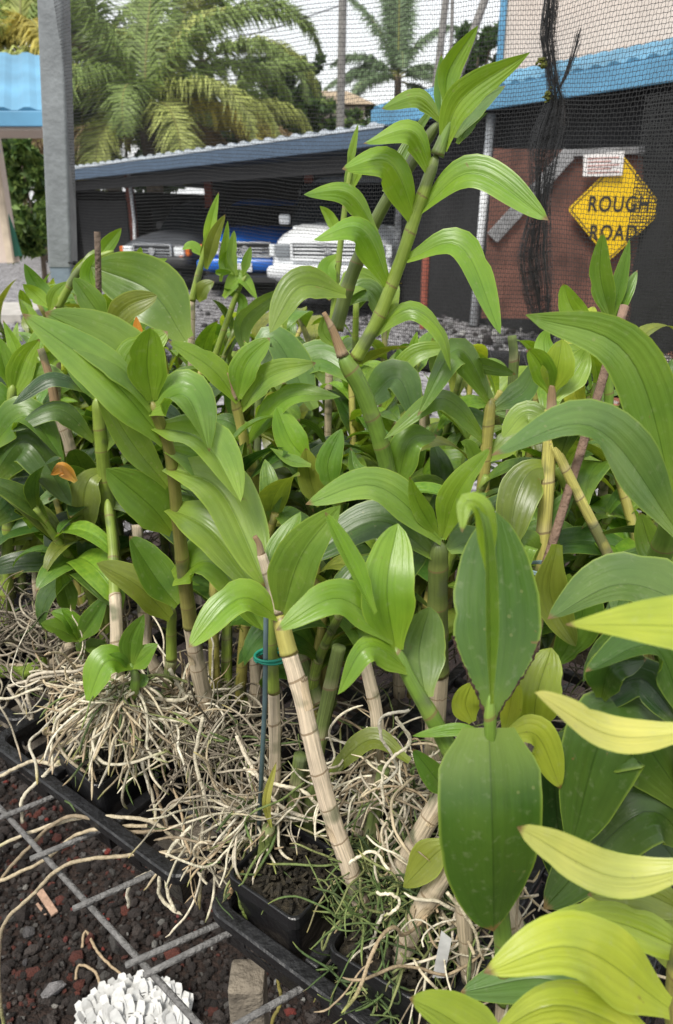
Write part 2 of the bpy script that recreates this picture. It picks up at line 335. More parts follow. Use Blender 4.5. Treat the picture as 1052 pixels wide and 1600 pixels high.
def ribbed_roof(root, E0, E1, T0, T1, mat, pitch=.3, name='roof_sheet', ribh=.03, th=.03):
    g = MB(); n = max(2, int((E1 - E0).length / pitch)); up = (E1 - E0).cross(T0 - E0).normalized()
    if up.z < 0: up = -up
    k = n * 4; top = []; bot = []
    for i in range(k + 1):
        h = ribh if i % 4 in (1, 2) else 0
        for A, B in ((E0, E1), (T0, T1)):
            p = A.lerp(B, i / k); top.append(p + up * h); bot.append(p - up * (th - h * .0))
    nn = len(top); vs = top + bot; fs = []
    for i in range(k):
        fs.append((2 * i, 2 * i + 2, 2 * i + 3, 2 * i + 1)); fs.append((nn + 2 * i, nn + 2 * i + 1, nn + 2 * i + 3, nn + 2 * i + 2))
        fs.append((2 * i, nn + 2 * i, nn + 2 * i + 2, 2 * i + 2))
    g.add(vs, fs); return g.build(name, mat, root)
# left building
r = empty('house', (-5, 7.5, 0), 'beige walled building with light blue ribbed metal roof left of the steel post', 'building')
ev0, ev1 = P(-140, 150, 7.3), P(69, 172, 7.3); ev0.z = ev1.z = ev1.z
tp1 = P(63, 86, 8.7); tp0 = tp1 + (ev0 - ev1)
ribbed_roof(r, ev0, ev1, tp0, tp1, M_BLUE, .2, ribh=.025)
g = MB(); g.beam(ev0 + V((0, -.02, -.07)), ev1 + V((.02, -.02, -.07)), .03, .12); g.beam(ev1 + V((.02, .02, -.06)), tp1 + V((.02, 0, -.06)), .03, .12); g.build('fascia', M_BLUEL, r, bevel=.006)
g = MB(); g.beam(ev0 + V((0, .42, -.14)), ev1 + V((-.05, .42, -.14)), .8, .03); g.build('soffit', M_BEIGE, r)
wl = P(17, 395, 8.2)
g = MB(); g.box((wl.x - 2, wl.y + .1, (wl.z + ev1.z) / 2 - .1), (4, .2, ev1.z - wl.z - .0)); g.build('wall', M_BEIGE, r)
g = MB(); g.box((wl.x + .0, wl.y - .03, (wl.z + ev1.z) / 2 - .1), (.07, .05, ev1.z - wl.z)); g.build('corner_trim', material('cream_trim', (.6, .5, .38), .8), r, bevel=.005)
g = MB(); g.box((wl.x + .02, wl.y - .05, ev1.z - .2), (.09, .05, .16)); g.build('downpipe_bracket', M_BLUEL, r, bevel=.005)
# green tarp beside wall
g = MB(); q = P(24, 385, 8.3); g.tube([q + V((0, 0, -.1)), q + V((-.02, 0, .15)), q + V((-.05, 0, .4))], [.06, .045, .015], 8); tag(g.build('folded_tarp', material('green_tarp', (.02, .14, .09), .6)), 'dark green folded tarp leaning against the beige wall', 'tarp')

# steel post of the net
tp = P(83, -40, 2.3); bt = P(99, 416, 2.3)
r = empty('steel_post', (bt.x, bt.y, 0), 'galvanised steel post standing left of the shade net', 'post')
g = MB(); hw = .034
def sqpost(g, a, b, w, rr=.008):
    a, b = V(a), V(b); ring = []
    for p in (a, b):
        for sx, sy in ((1, 1), (-1, 1), (-1, -1), (1, -1)):
            for k in range(4):
                an = math.atan2(sy, sx) + (k - 1.5) * R(26)
                ring.append(p + V((sx * (w - rr) + rr * math.cos(an), sy * (w - rr) + rr * math.sin(an), 0)))
    n = 16; g.add(ring, [(k, (k + 1) % n, n + (k + 1) % n, n + k) for k in range(n)] + [tuple(range(n - 1, -1, -1)), tuple(n + k for k in range(n))])
sqpost(g, bt, tp, hw); g.build('upper_post', M_STEEL, r)
g = MB(); sqpost(g, (bt.x, bt.y, 0.0), bt + V((0, 0, .02)), hw * .93); g.build('lower_post', material('net_veiled_steel', (.16, .20, .24), .6, .25, 12, metal=.2, bump=.1), r)  # lower part painted darker and bluish, as if veiled by the net
g = MB(); g.tube([bt + V((hw + .001, -.01, .01)), bt + V((hw + .016, -.012, .008))], .006, 8); g.tube([bt + V((-hw - .012, 0, .012)), bt + V((hw + .012, -hw - .006, .012))], .0025, 6); g.build('tie_wire', M_BLACKC, r)

# right building
Ya, Yb = 12.0, 8.0
def onroof(x, Y, y): return P(x, y, Y)
e0 = P(583, 170, Ya); e1 = P(1190, 60, 7.2); zed = e0.z
e1 = G(1190, 58, zed) if ray(1190, 58).z > 0 else e1
r = empty('workshop', (4, 10, 0), 'workshop with beige upper wall, blue lean-to roof and black shade cloth below', 'building')
dirr = (e1 - e0).normalized(); back = V((-dirr.y, dirr.x, 0)); back = back if back.y > 0 else -back
t0 = e0 + back * 1.2 + V((0, 0, .36)); t1 = e1 + back * 1.2 + V((0, 0, .36))
ribbed_roof(r, e0, e1, t0, t1, M_BLUE, .22, ribh=.03, name='roof')
g = MB(); g.beam(e0 + V((0, 0, -.13)) - back * .02, e1 + V((0, 0, -.13)) - back * .02, .04, .22); g.build('fascia', M_BLUEL, r, bevel=.01)
c0 = P(784, 110, 11.0); c0.z = 0
wd = 9
g = MB(); up0 = e0.lerp(e1, .33) + back * 1.15
pa = V((P(786, 60, 11.6).x, 11.6, 0)); pb = pa + dirr * 8
zt = 7.5
g.add([pa + V((0, 0, 2.4)), pb + V((0, 0, 2.4)), pb + V((0, 0, zt)), pa + V((0, 0, zt))] + [q + back * 4 for q in (pa + V((0, 0, 2.4)), pb + V((0, 0, 2.4)), pb + V((0, 0, zt)), pa + V((0, 0, zt)))],
      [(0, 1, 2, 3), (5, 4, 7, 6), (4, 0, 3, 7), (1, 5, 6, 2), (3, 2, 6, 7)]); g.build('upper_wall', M_BEIGE, r)
g = MB(); g.beam(pa + V((-.03, -.03, 2.3)), pa + V((-.03, -.03, zt)), .08, .08); g.build('corner_board', M_BLUEL, r, bevel=.01)
# shade cloth hung below the eave, on its frame
s0 = e0 + back * .5; s1 = e1 + back * .5
g = MB(); n = 60; vs = []; rngc = random.Random(3)
for i in range(n + 1):
    for k in range(7):
        p = s0.lerp(s1, i / n); z = (zed - .1) * (1 - k / 6) + .02
        vs.append(V((p.x, p.y, z)) + back * (.05 * math.sin(i * .9 + k * .4) + .03 * rngc.random()))
g.add(vs, [(i * 7 + k, i * 7 + k + 1, (i + 1) * 7 + k + 1, (i + 1) * 7 + k) for i in range(n) for k in range(6)]); g.build('shade_cloth_wall', M_BLACKC, r, smooth=True)
# dark interior posts at workshop foot
for x, y in ((663, 470),):
    g = MB(); p = P(x, y, 10.3); g.tube([(p.x, p.y, 0), (p.x, p.y, .95)], .05, 8); g.build('foot_post', M_BPOST, r)

# brown panel
pY = 8.6
q = [P(772, 232, pY), P(1004, 236, pY), P(1014, 500, pY), P(752, 497, pY)]
r = empty('brown_panel', (q[3].x, pY, q[3].z), 'dark red brown board panel hung behind the shade net under the blue roof', 'panel')
def slab(g, quad, th=.03, nrm=V((0, 1, 0))):
    g.add(list(quad) + [p + nrm * th for p in quad], [(3, 2, 1, 0), (4, 5, 6, 7), (0, 1, 5, 4), (1, 2, 6, 5), (2, 3, 7, 6), (3, 0, 4, 7)])
for i in range(8):
    g = MB(); a, b = i / 8 + .001, (i + 1) / 8 - .001
    slab(g, [q[0].lerp(q[1], a), q[0].lerp(q[1], b), q[3].lerp(q[2], b), q[3].lerp(q[2], a)], .03 + .004 * (i % 2)); 
    if i == 0: gg = g
    else: gg.add(g.v, g.f)
gg.build('board', M_BROWN, r)
a, b = P(768, 372, pY), P(888, 240, pY)
g = MB(); g.beam(a + V((0, -.04, 0)), b + V((0, -.04, 0)), .04, .15); g.build('diagonal_brace', material('weathered_white_wood', (.24, .24, .245), .8, .4, 8), r, bevel=.006)
g = MB(); g.beam(P(880, 240, pY) + V((0, -.03, 0)), P(1005, 235, pY) + V((0, -.03, 0)), .05, .07); g.build('top_rail', bpy.data.materials['weathered_white_wood'], r, bevel=.006)
# white pole
a, b = P(768, 178, 10.4), P(740, 508, 10.4)
tag(MB().tube([a, b.lerp(a, .5), b], .055, 12).build('white_pole', M_WHITEP, smooth=True), 'white round pole leaning slightly beside the brown panel', 'pole')
# small white rubble along the panel's foot
g = MB(); stones(g, 160, lambda r: (r.uniform(1.0, 4.2), r.uniform(8.0, 10.6), .01), .05, [(.35, .35, .35), (.12, .11, .11), (.55, .54, .52), (.08, .07, .07)], random.Random(9)); tag(g.build('white_rubble', M_STONE), kind='stuff')

# ROUGH ROAD sign
sY = pY - .10
c = P(963, 327, sY); S = 76 * (sY / ray(963, 327).y) / F   # half diagonal from the picture
r = empty('road_sign', (c.x, c.y, c.z), 'yellow diamond warning sign reading ROUGH ROAD against the brown panel', 'road sign')
def diamond(h, rad=.04, n=6):
    out = []
    for k in range(4):
        an = math.pi / 2 * k; cc = V((math.cos(an), 0, math.sin(an))) * (h - rad * 1.414)
        for j in range(n + 1):
            t = an - math.pi / 4 + math.pi / 2 * j / n; out.append(cc + V((math.cos(t), 0, math.sin(t))) * rad)
    return out
M_YEL = material('sign_yellow', (.78, .50, .0), .5, .06, 6, bump=.03)
M_SBLK = material('sign_black', (.015, .015, .015), .5, .2, 9)
def prism(ring, y0, y1, cen):
    n = len(ring); g = MB(); g.add([cen + p + V((0, y0, 0)) for p in ring] + [cen + p + V((0, y1, 0)) for p in ring], [tuple(range(n))] + [(k, n + k, n + (k + 1) % n, (k + 1) % n) for k in range(n)] + [tuple(n + k for k in range(n - 1, -1, -1))]); return g
prism(diamond(S), 0, .004, c).build('sign_plate', M_YEL, r)
ro, ri = diamond(S * .955), diamond(S * .925, .033); n = len(ro)
g = MB(); g.add([c + p + V((0, -.003, 0)) for p in ro] + [c + p + V((0, -.003, 0)) for p in ri] , [(k, (k + 1) % n, n + (k + 1) % n, n + k) for k in range(n)]); g.build('border_line', M_SBLK, r)
def text(s, size, loc, mat, name, parent, rot=(R(90), 0, 0), sx=1.0, off=0.0):
    cu = bpy.data.curves.new(name, 'FONT'); cu.body = s; cu.size = size; cu.align_x = 'CENTER'; cu.align_y = 'CENTER'; cu.extrude = .001; cu.offset = off; cu.space_character = 1.12
    o = bpy.data.objects.new('tmp_text', cu); sc.collection.objects.link(o); dg = bpy.context.evaluated_depsgraph_get()
    me = bpy.data.meshes.new_from_object(o.evaluated_get(dg)); bpy.data.objects.remove(o)
    me.materials.clear(); me.materials.append(mat); o = bpy.data.objects.new(name, me); link(o, parent)
    o.location = V(loc) - parent_loc(parent); o.rotation_euler = rot; o.scale = (sx, 1, 1); return o
text('ROUGH', .215, c + V((.02, -.005, .045)), M_SBLK, 'lettering', r, sx=.80, off=.004)
text('ROAD', .215, c + V((.0, -.005, -.24)), M_SBLK, 'lettering', r, sx=.80, off=.004)
# white paper notice
g = MB(); slab(g, [P(912, 242, sY - .05), P(976, 236, sY - .05), P(972, 274, sY - .05), P(911, 276, sY - .05)], .003)
pn = g.build('paper_notice', material('paper_white', (.75, .73, .72), .8)); tag(pn, 'white paper notice pinned over the top corner of the yellow sign', 'notice')
g = MB()
for k in range(5):
    a, b = P(918, 248 + k * 5.6, sY - .053), P(968 - (k % 2) * 12, 246 + k * 5.6, sY - .053); g.beam(a, b, .002, .012)
g.build('printed_lines', material('faded_red_ink', (.5, .25, .22), .8), pn)

# carport
Yl, Yr = 19.5, 11.9
f0 = P(48, 272, 19.5); f1 = P(600, 196, 10.9); z = 2.62
f0 = G(48, 272 , z) if False else V((f0.x, f0.y, f0.z))
r = empty('carport', (-3, 15, 0), 'long open carport with dark corrugated roof and red posts', 'carport')
dr = (f1 - f0).normalized(); bk = V((-dr.y, dr.x, 0)).normalized(); bk = bk if bk.y > 0 else -bk
T0 = f0 + bk * 5.5 + V((0, 0, -.25)); T1 = f1 + bk * 5.5 + V((0, 0, -.25))
ribbed_roof(r, f0, f1, T0, T1, M_BLUED, .32, ribh=.05, name='roof', th=.02)
g = MB(); g.beam(f0 + V((0, 0, -.13)), f1 + V((0, 0, -.13)), .05, .20); g.build('fascia', material('dark_blue_trim', (.06, .10, .16), .6), r)
# little capped rib ends catch the light along the eave
g = MB(); n = int((f1 - f0).length / .32)
vs = []
for i in range(n * 4 + 1):
    p = f0.lerp(f1, i / (n * 4)); h = .05 if i % 4 in (1, 2) else .012
    vs += [p + V((0, -.05, -.02)), p + V((0, -.05, h)), p + V((0, .05, h + .01)), p + V((0, .05, -.02))]
g.add(vs, [(i * 4 + a, i * 4 + (a + 1) % 4, i * 4 + 4 + (a + 1) % 4, i * 4 + 4 + a) for i in range(n * 4) for a in range(4)] + [(3, 2, 1, 0)])
g.build('ridged_edge', material('bright_metal_caps', (.55, .6, .65), .4, metal=.3), r)
g = MB(); g.beam(f0 + V((0, .3, -.32)), f1 + V((0, .3, -.42)), .12, .2); g.build('header_beam', M_BLACKC, r)
for x, y, Y in ((213, 400, 18.2), (332, 400, 17.2), (484, 400, 15.0)):
    p = P(x, y, Y); g = MB(); g.beam((p.x, p.y, 0), (p.x, p.y, f0.z + (f1.z - f0.z) * .5 - .2), .16, .16); g.build('post', M_BPOST, r)
p = P(207, 330, 17.2); g = MB(); g.tube([(p.x, p.y, f0.z), (p.x + .02, p.y, 1.3), (p.x - .02, p.y - .1, .3), (p.x + .1, p.y - .2, .02)], .035, 8); g.build('downpipe', M_WHITEP, r)
bl, br = f0 + bk * 5.3, f1 + bk * 5.3; bl.z = br.z = 0  # back, end and side walls black: the carport's inside darkness is in their colour
g = MB(); hh = 2.3; slab(g, [bl + V((0, 0, hh)), bl.lerp(br, .52) + V((0, 0, hh)), bl.lerp(br, .52), bl], .06)
slab(g, [bl.lerp(br, .52) + V((0, 0, 1.9)), br + V((0, 0, 1.9)), br, bl.lerp(br, .52)], .06); g.build('back_wall', M_BLACKC, r)
g = MB(); fl = V((f0.x, f0.y, 0)); slab(g, [fl.lerp(bl, .06) + V((0, 0, f0.z - .3)), bl + V((0, 0, f0.z - .4)), bl, fl.lerp(bl, .06)], .06, V((-1, 0, 0))); g.build('end_wall', M_BLACKC, r)
g = MB(); g.beam(f0 + V((1.0, .2, -.4)) + V((0, 0, -1.0)), f0 + V((2.6, -1.4, -1.4)), .04, 1.6); g.build('dark_side_wall', M_BLACKC, r)
# stored junk in the dark behind cars
rj = random.Random(8)
for x, y, Y, sz, lab in ((262, 330, 21, (1.4, .5, 1.2), 'dark stack of stored boxes at the back of the carport'),):
    p = P(x, y, Y); g = MB()
    for k in range(7): g.box((p.x + rj.uniform(-.7, .7), p.y + rj.uniform(-.2, .2), .3 + .35 * (k % 4)), (rj.uniform(.4, .8), .5, .34))
    o = g.build('storage_stack', material('dull_grey_boxes', (.06, .065, .07), .8, .4, 3), bevel=.01); tag(o, lab, 'boxes')

# cars
M_GLASS = material('car_glass', (.012, .015, .018), .08, .2, 3)
M_RUB = material('tyre_rubber', (.015, .015, .015), .85, .2, 30)
M_CHR = material('chrome', (.7, .72, .74), .2, .08, 5, metal=.9)
M_LAMP = material('lamp_glass', (.75, .78, .8), .12, .15, 20)
M_AMB = material('amber_lamp', (.7, .16, .02), .3)
M_DARKT = material('dark_trim', (.03, .03, .032), .5)
def loft(g, st, ns=20, e=4.0):
    """st: list of (y, halfwidth, z0, z1, topnarrow) cross-sections, squarish ovals"""
    rings = []
    for (y, hw, z0, z1, tn) in st:
        for k in range(ns):
            a = 2 * math.pi * (k + .5) / ns; c_, s_ = math.cos(a), math.sin(a)
            d = (abs(c_) ** e + abs(s_) ** e) ** (-1 / e)
            x = c_ * d; zz = s_ * d; wz = hw * (1 - tn * max(0, zz)); rings.append(V((x * wz, y, (z0 + z1) / 2 + zz * (z1 - z0) / 2)))
    m = len(st)
    g.add(rings, [(i * ns + k, (i + 1) * ns + k, (i + 1) * ns + (k + 1) % ns, i * ns + (k + 1) % ns) for i in range(m - 1) for k in range(ns)] + [tuple(range(ns)), tuple((m - 1) * ns + k for k in range(ns - 1, -1, -1))])
def car(name, label, cat, pos, rot, paint, kind):
    root = empty(name, (0, 0, 0), label, cat, None)
    g = MB()
    W = {'van': .98, 'suv': .86, 'pickup': .92}[kind]; hood = {'van': 1.22, 'suv': 1.05, 'pickup': 1.12}[kind]
    cowl = {'van': 1.0, 'suv': 1.25, 'pickup': 1.3}[kind]
    L = {'van': 5.3, 'suv': 4.3, 'pickup': 5.2}[kind]
    # front at y=0, going back to y=L
    loft(g, [(.02, W * .88, .42, hood - .22, 0), (.08, W * .95, .38, hood - .14, .02), (.30, W * .985, .36, hood - .05, .04), (cowl * .6, W, .36, hood + .03, .05), (cowl, W, .36, hood + .09, .05), (cowl + .1, W, .36, hood + .09, .05), (L - .1, W, .36, hood + .04, .04), (L, W * .96, .42, hood - .05, .04)], 24, 5)
    g.build('body', paint, root, smooth=True)
    g = MB(); top = {'van': 2.05, 'suv': 1.72, 'pickup': 1.72}[kind]; ce = {'van': L - .1, 'suv': L - .15, 'pickup': 3.3}[kind]
    loft(g, [(cowl - .02, W * .86, hood - .05, hood + .04, .05), (cowl + .62, W * .93, hood - .05, top - .06, .16), (cowl + .95, W * .94, hood - .05, top, .16), (ce - .3, W * .94, hood - .05, top, .16), (ce, W * .9, hood - .05, top - .2, .18)], 24, 5)
    g.build('cabin', paint, root, smooth=True)
    # windscreen and side glass, proud of the cabin
    g = MB(); a = hood + .05; b_ = top - .12; y0 = cowl - .01; y1 = cowl + .60
    wx0, wx1 = W * .87, W * .82
    g.add([(-wx0, y0 + .0, a), (wx0, y0 + .0, a), (wx1, y1 - .06, b_), (-wx1, y1 - .06, b_), (-wx0, y0 + .05, a - .02), (wx0, y0 + .05, a - .02), (wx1, y1 + .02, b_ - .02), (-wx1, y1 + .02, b_ - .02)], [(0, 1, 2, 3), (4, 7, 6, 5), (0, 4, 5, 1), (3, 2, 6, 7), (0, 3, 7, 4), (1, 5, 6, 2)]); g.build('windscreen', M_GLASS, root)
    for s in (-1, 1):
        g = MB(); g.box((s * W * .90, cowl + 1.1, (a + b_) / 2 - .02), (.06, .8, (b_ - a) * .8)); g.build('side_window', M_GLASS, root, bevel=.02)
        g = MB(); g.box((s * (W + .10), cowl + .35, hood + .14), (.18, .10, .16)); g.build('wing_mirror', M_DARKT if kind != 'van' else paint, root, bevel=.03)
        hl = MB(); hz = hood - .30; hwid = {'van': .24, 'suv': .24, 'pickup': .34}[kind]; hh_ = {'van': .20, 'suv': .18, 'pickup': .19}[kind]
        hl.box((s * (W - .12 - hwid / 2), .01, hz), (hwid, .10, hh_)); hl.build('headlight', M_LAMP if kind != 'van' else material('dull_lamp', (.22, .24, .26), .2), root, bevel=.03)
        g = MB(); g.box((s * (W - .06), .06, hz), (.09, .12, hh_ * .9)); g.build('indicator', M_AMB if kind != 'van' else M_LAMP, root, bevel=.02)
        if kind == 'suv': g = MB(); g.box((s * (W - .25), -.06, .62), (.22, .06, .09)); g.build('fog_lamp', M_AMB, root, bevel=.015)
        for yw in ({'van': (.75, 4.1), 'suv': (.78, 3.4), 'pickup': (.9, 4.2)}[kind]):
            w_ = MB(); rr = .37; ring = []
            prof = [(.62 * rr, -.11), (.92 * rr, -.12), (rr, -.08), (rr, .08), (.92 * rr, .12), (.62 * rr, .11)]
            for k in range(28):
                an = 2 * math.pi * k / 28
                for (pr_, px_) in prof: ring.append(V((s * (W - .10) + px_ , yw + pr_ * math.cos(an), rr + pr_ * math.sin(an))))
            npf = len(prof); wh = w_.add(ring, [(k * npf + j, k * npf + (j + 1) % npf, ((k + 1) % 28) * npf + (j + 1) % npf, ((k + 1) % 28) * npf + j) for k in range(28) for j in range(npf)]).build('wheel', M_RUB, root, smooth=True)
            g = MB(); g.tube([(s * (W - .17), yw, rr), (s * (W + .0), yw, rr)], .63 * rr, 20); g.tube([(s * (W - .0), yw, rr), (s * (W + .02), yw, rr)], .09, 12); g.build('rim', M_STEEL, wh)
    # grille
    gw = W * (.52 if kind != 'van' else .60); g = MB(); gz = hood - .30
    g.box((0, .015, gz), (gw * 2, .06, .24 if kind != 'suv' else .17)); gr = g.build('grille', M_DARKT if kind != 'van' else material('grille_shadow', (.06, .065, .07), .6), root, bevel=.03)
    g = MB()
    for k in range(4 if kind == 'van' else 3): g.box((0, -.03, gz - .085 + k * .055), (gw * 1.9, .03, .022))
    for sgn in (-1, 1): g.box((0, -.035, gz + sgn * .125), (gw * 2.02, .05, .035)); g.box((sgn * gw, -.035, gz), (.04, .05, .26))
    g.build('slats', paint if kind == 'van' else M_CHR, gr, bevel=.006)
    g = MB(); g.tube([(0, -.075, gz), (0, -.05, gz)], .075 if kind != 'van' else .05, 20); e = g.build('oval_badge', M_CHR, gr); 
    # bumper
    g = MB(); bz = .60 if kind == 'van' else .55; loft(g, [(-.16, W * .86, bz - .08, bz + .10, 0), (-.12, W * .99, bz - .11, bz + .12, 0), (.06, W * 1.02, bz - .12, bz + .12, 0), (.2, W * 1.02, bz - .1, bz + .1, 0)], 24, 6)
    g.build('bumper', paint if kind == 'pickup' else (M_WHITEP if kind == 'van' else M_DARKT), root, smooth=True)
    g = MB(); g.box((0, -.02, bz - .20), (W * 1.3, .1, .12)); g.build('air_intake', M_DARKT, root, bevel=.02)
    g = MB(); g.box((.0, -.185, bz + (.02 if kind != 'pickup' else -.03)), (.31, .015, .155)); g.build('number_plate', M_WHITEP, root, bevel=.004)
    g = MB(); g.box((0, 1.4, .33), (W * 1.5, L - 1.4, .1)); g.build('chassis', M_DARKT, root)
    root.location = pos; root.rotation_euler = (0, 0, rot); return root
M_VW = material('van_white_paint', (.80, .82, .84), .3, .05, 2); M_BL = material('blue_car_paint', (.015, .13, .55), .25, .1, 2); M_SL = material('silver_black_paint', (.07, .075, .085), .3, .1, 2)
pv = P(515, 420, 12.0); car('parked_van', 'white van with horizontal grille parked nearest in the carport', 'van', (pv.x, pv.y, .0), R(-12), M_VW, 'van')
pb_ = P(384, 400, 14.6); car('parked_car', 'bright blue pickup parked between the white van and the dark car', 'pickup', (pb_.x, pb_.y, 0), R(-6), M_BL, 'pickup')
ps = P(240, 390, 15.6); car('parked_car', 'dark grey off-road car with amber lamps parked leftmost in the carport', 'car', (ps.x, ps.y, 0), R(-24), M_SL, 'suv')

# utility poles and leaning trunks behind
M_GREYW = material('grey_wood', (.22, .21, .20), .9, .25, 6)
a = P(537, -60, 26); b = P(528, 215, 26)
r = empty('utility_pole', (a.x, 26, 0), 'straight grey utility pole rising behind the carport', 'pole')
g = MB(); g.tube([(b.x, 26, 0), (a.x, 26, a.z)], .13, 10); g.build('pole_shaft', M_GREYW, r)
g = MB(); q0 = P(537, -30, 26); g.beam(q0 + V((-1, 0, 0)), q0 + V((1, 0, 0)), .1, .12); g.build('cross_arm', M_GREYW, r)
for y0, y1, lab in ((22, 8, 'upper overhead wire crossing the sky to the utility pole'), (75, 86, 'lower overhead wire crossing the sky beside the utility pole')):
    p0, p1 = P(240, y0 + 40, 30), P(535, y1 + (0 if y0 < 50 else 10), 26); mid = (p0 + p1) / 2 + V((0, 0, -.35))
    tag(MB().tube(cr([p0, mid, p1], 20), .018, 5).build('overhead_wire', M_BLACKC), lab, 'wire')
# ---------------- trees, palms, bushes ----------------
M_FOL = material('tree_foliage', (.95, .95, .9), .6, .35, 6, attr=True)
M_BARK = material('bark', (.13, .10, .075), .9, .35, 14, bump=.5)
def foliage_mat():
    n = M_FOL.node_tree.nodes; l = M_FOL.node_tree.links; b = n['Principled BSDF']; src = b.inputs['Base Color'].links[0].from_socket
    tr = n.new('ShaderNodeBsdfTranslucent'); l.new(src, tr.inputs[0]); ms = n.new('ShaderNodeMixShader'); ms.inputs[0].default_value = .3
    l.new(b.outputs[0], ms.inputs[1]); l.new(tr.outputs[0], ms.inputs[2]); l.new(ms.outputs[0], n['Material Output'].inputs[0])
foliage_mat()
def rv(r): return V((r.gauss(0, 1), r.gauss(0, 1), r.gauss(0, 1))).normalized()
def tree(name, label, x, y, Y, blobs, leaf, n, cols, cat='tree', trunk=.12, seed=1, group=None):
    """blobs: (dx px, dy px, rx px, ry px) around pixel (x,y) at distance Y"""
    r = random.Random(seed); c = P(x, y, Y); k = depth(c) / F
    root = empty(name, (c.x, Y, 0), label, cat, group); g = MB()
    bl = []
    for (dx, dy, rx, ry) in blobs: bl.append((P(x + dx, y + dy, Y) + V((0, r.uniform(-.5, .5) * rx * k, 0)), rx * k, ry * k))
    tot = sum(b[1] * b[2] for b in bl)
    for (bc, rx, rz) in bl:
        sub = [(rv(r) * r.uniform(.5, 1), r.uniform(.22, .45)) for _ in range(9)]
        for i in range(int(n * rx * rz / tot)):
            d, sr = r.choice(sub); q = d + rv(r) * sr * r.random() ** .4
            p = bc + V((q.x * rx, q.y * rx * .8, q.z * rz)); a = rv(r); b_ = a.cross(rv(r)).normalized()
            s = leaf * r.uniform(.6, 1.3); cc = r.choice(cols); kk = r.uniform(.7, 1.3)
            g.add([p - a * s, p + b_ * s * .42 + a * s * .1, p + a * s, p - b_ * s * .42 + a * s * .1], [(0, 1, 2, 3)], None, (cc[0] * kk, cc[1] * kk, cc[2] * kk))
    g.build('crown', M_FOL, root)
    g = MB(); top = bl[0][0]; g.tube([(c.x, Y, 0), (c.x + .05, Y, top.z * .5), top], [trunk, trunk * .8, trunk * .4], 8)
    for (bc, rx, rz) in bl: g.tube(cr([V((c.x, Y, top.z * .6)), (V((c.x, Y, top.z * .7)) + bc) / 2, bc], 6), [trunk * .5 * (1 - i / 8) for i in range(6)], 6)
    g.build('trunk', M_BARK, root, smooth=True); return root
DG = [(.05, .10, .03), (.08, .14, .045), (.12, .19, .055)]; MG = [(.07, .14, .035), (.12, .20, .05), (.05, .10, .03)]; LG = [(.16, .26, .05), (.22, .32, .07), (.09, .17, .04)]
tree('dense_tree', 'dark green leafy tree right of the big palm against the sky', 455, 140, 34, [(0, 0, 45, 45), (-45, -20, 40, 30), (30, -30, 25, 22), (-10, 45, 70, 30)], .20, 5200, DG + MG, seed=2)
tree('dense_tree', 'low green trees growing behind the middle of the carport roof', 505, 185, 30, [(0, 0, 55, 22), (-60, 0, 50, 30), (50, 5, 35, 16)], .17, 4000, MG + LG, seed=3)
tree('dense_tree', 'distant hazy green tree beside the workshop corner', 745, 90, 45, [(0, 0, 35, 40), (20, -15, 30, 35), (-15, 40, 30, 30), (10, 70, 45, 30)], .28, 4200, MG, seed=4)
tree('dense_tree', 'low green bushes between utility pole and workshop roof', 585, 195, 34, [(0, 0, 60, 22), (40, -12, 40, 20), (-25, 4, 30, 20)], .2, 3000, MG + LG, seed=5)
tree('dense_tree', 'dark tree mass behind the palm trunk above the carport', 190, 225, 32, [(0, 0, 95, 65), (120, 0, 100, 52), (-60, -20, 60, 80), (220, 5, 80, 38)], .40, 8500, DG, seed=6)
tree('leafy_bush', 'green leafy bush between beige building and steel post', 50, 315, 12, [(0, 0, 42, 52), (-10, -55, 36, 40), (5, 45, 44, 40), (-25, 20, 40, 60)], .10, 6500, LG + LG + MG, cat='bush', trunk=.05, seed=7)
tree('dense_tree', 'green tree glimpsed through the open back of the carport', 420, 305, 24, [(0, 0, 70, 22), (90, 5, 60, 18)], .16, 2200, LG, seed=8)
# hut roofs far off
for x, y, Y, lab in ((505, 160, 34, 'low hut with tan roof beyond the trees beside the utility pole'),):
    c = P(x, y, Y); r = empty('hut', (c.x, Y, 0), lab, 'building')
    g = MB(); g.box((c.x, Y + 1.5, c.z / 2 - .1), (3.4, 3, c.z - .1)); g.build('wall', M_BEIGE, r)
    g = MB(); g.add([V((c.x - 2.1, Y - .4, c.z - .1)), V((c.x + 2.1, Y - .4, c.z - .1)), V((c.x + 2.1, Y + 3.4, c.z - .1)), V((c.x - 2.1, Y + 3.4, c.z - .1)), V((c.x - 1, Y + 1.5, c.z + .6)), V((c.x + 1, Y + 1.5, c.z + .6))], [(0, 1, 5, 4), (1, 2, 5), (2, 3, 4, 5), (3, 0, 4), (3, 2, 1, 0)])
    g.build('roof', material('tan_roof', (.35, .27, .18), .8), r)

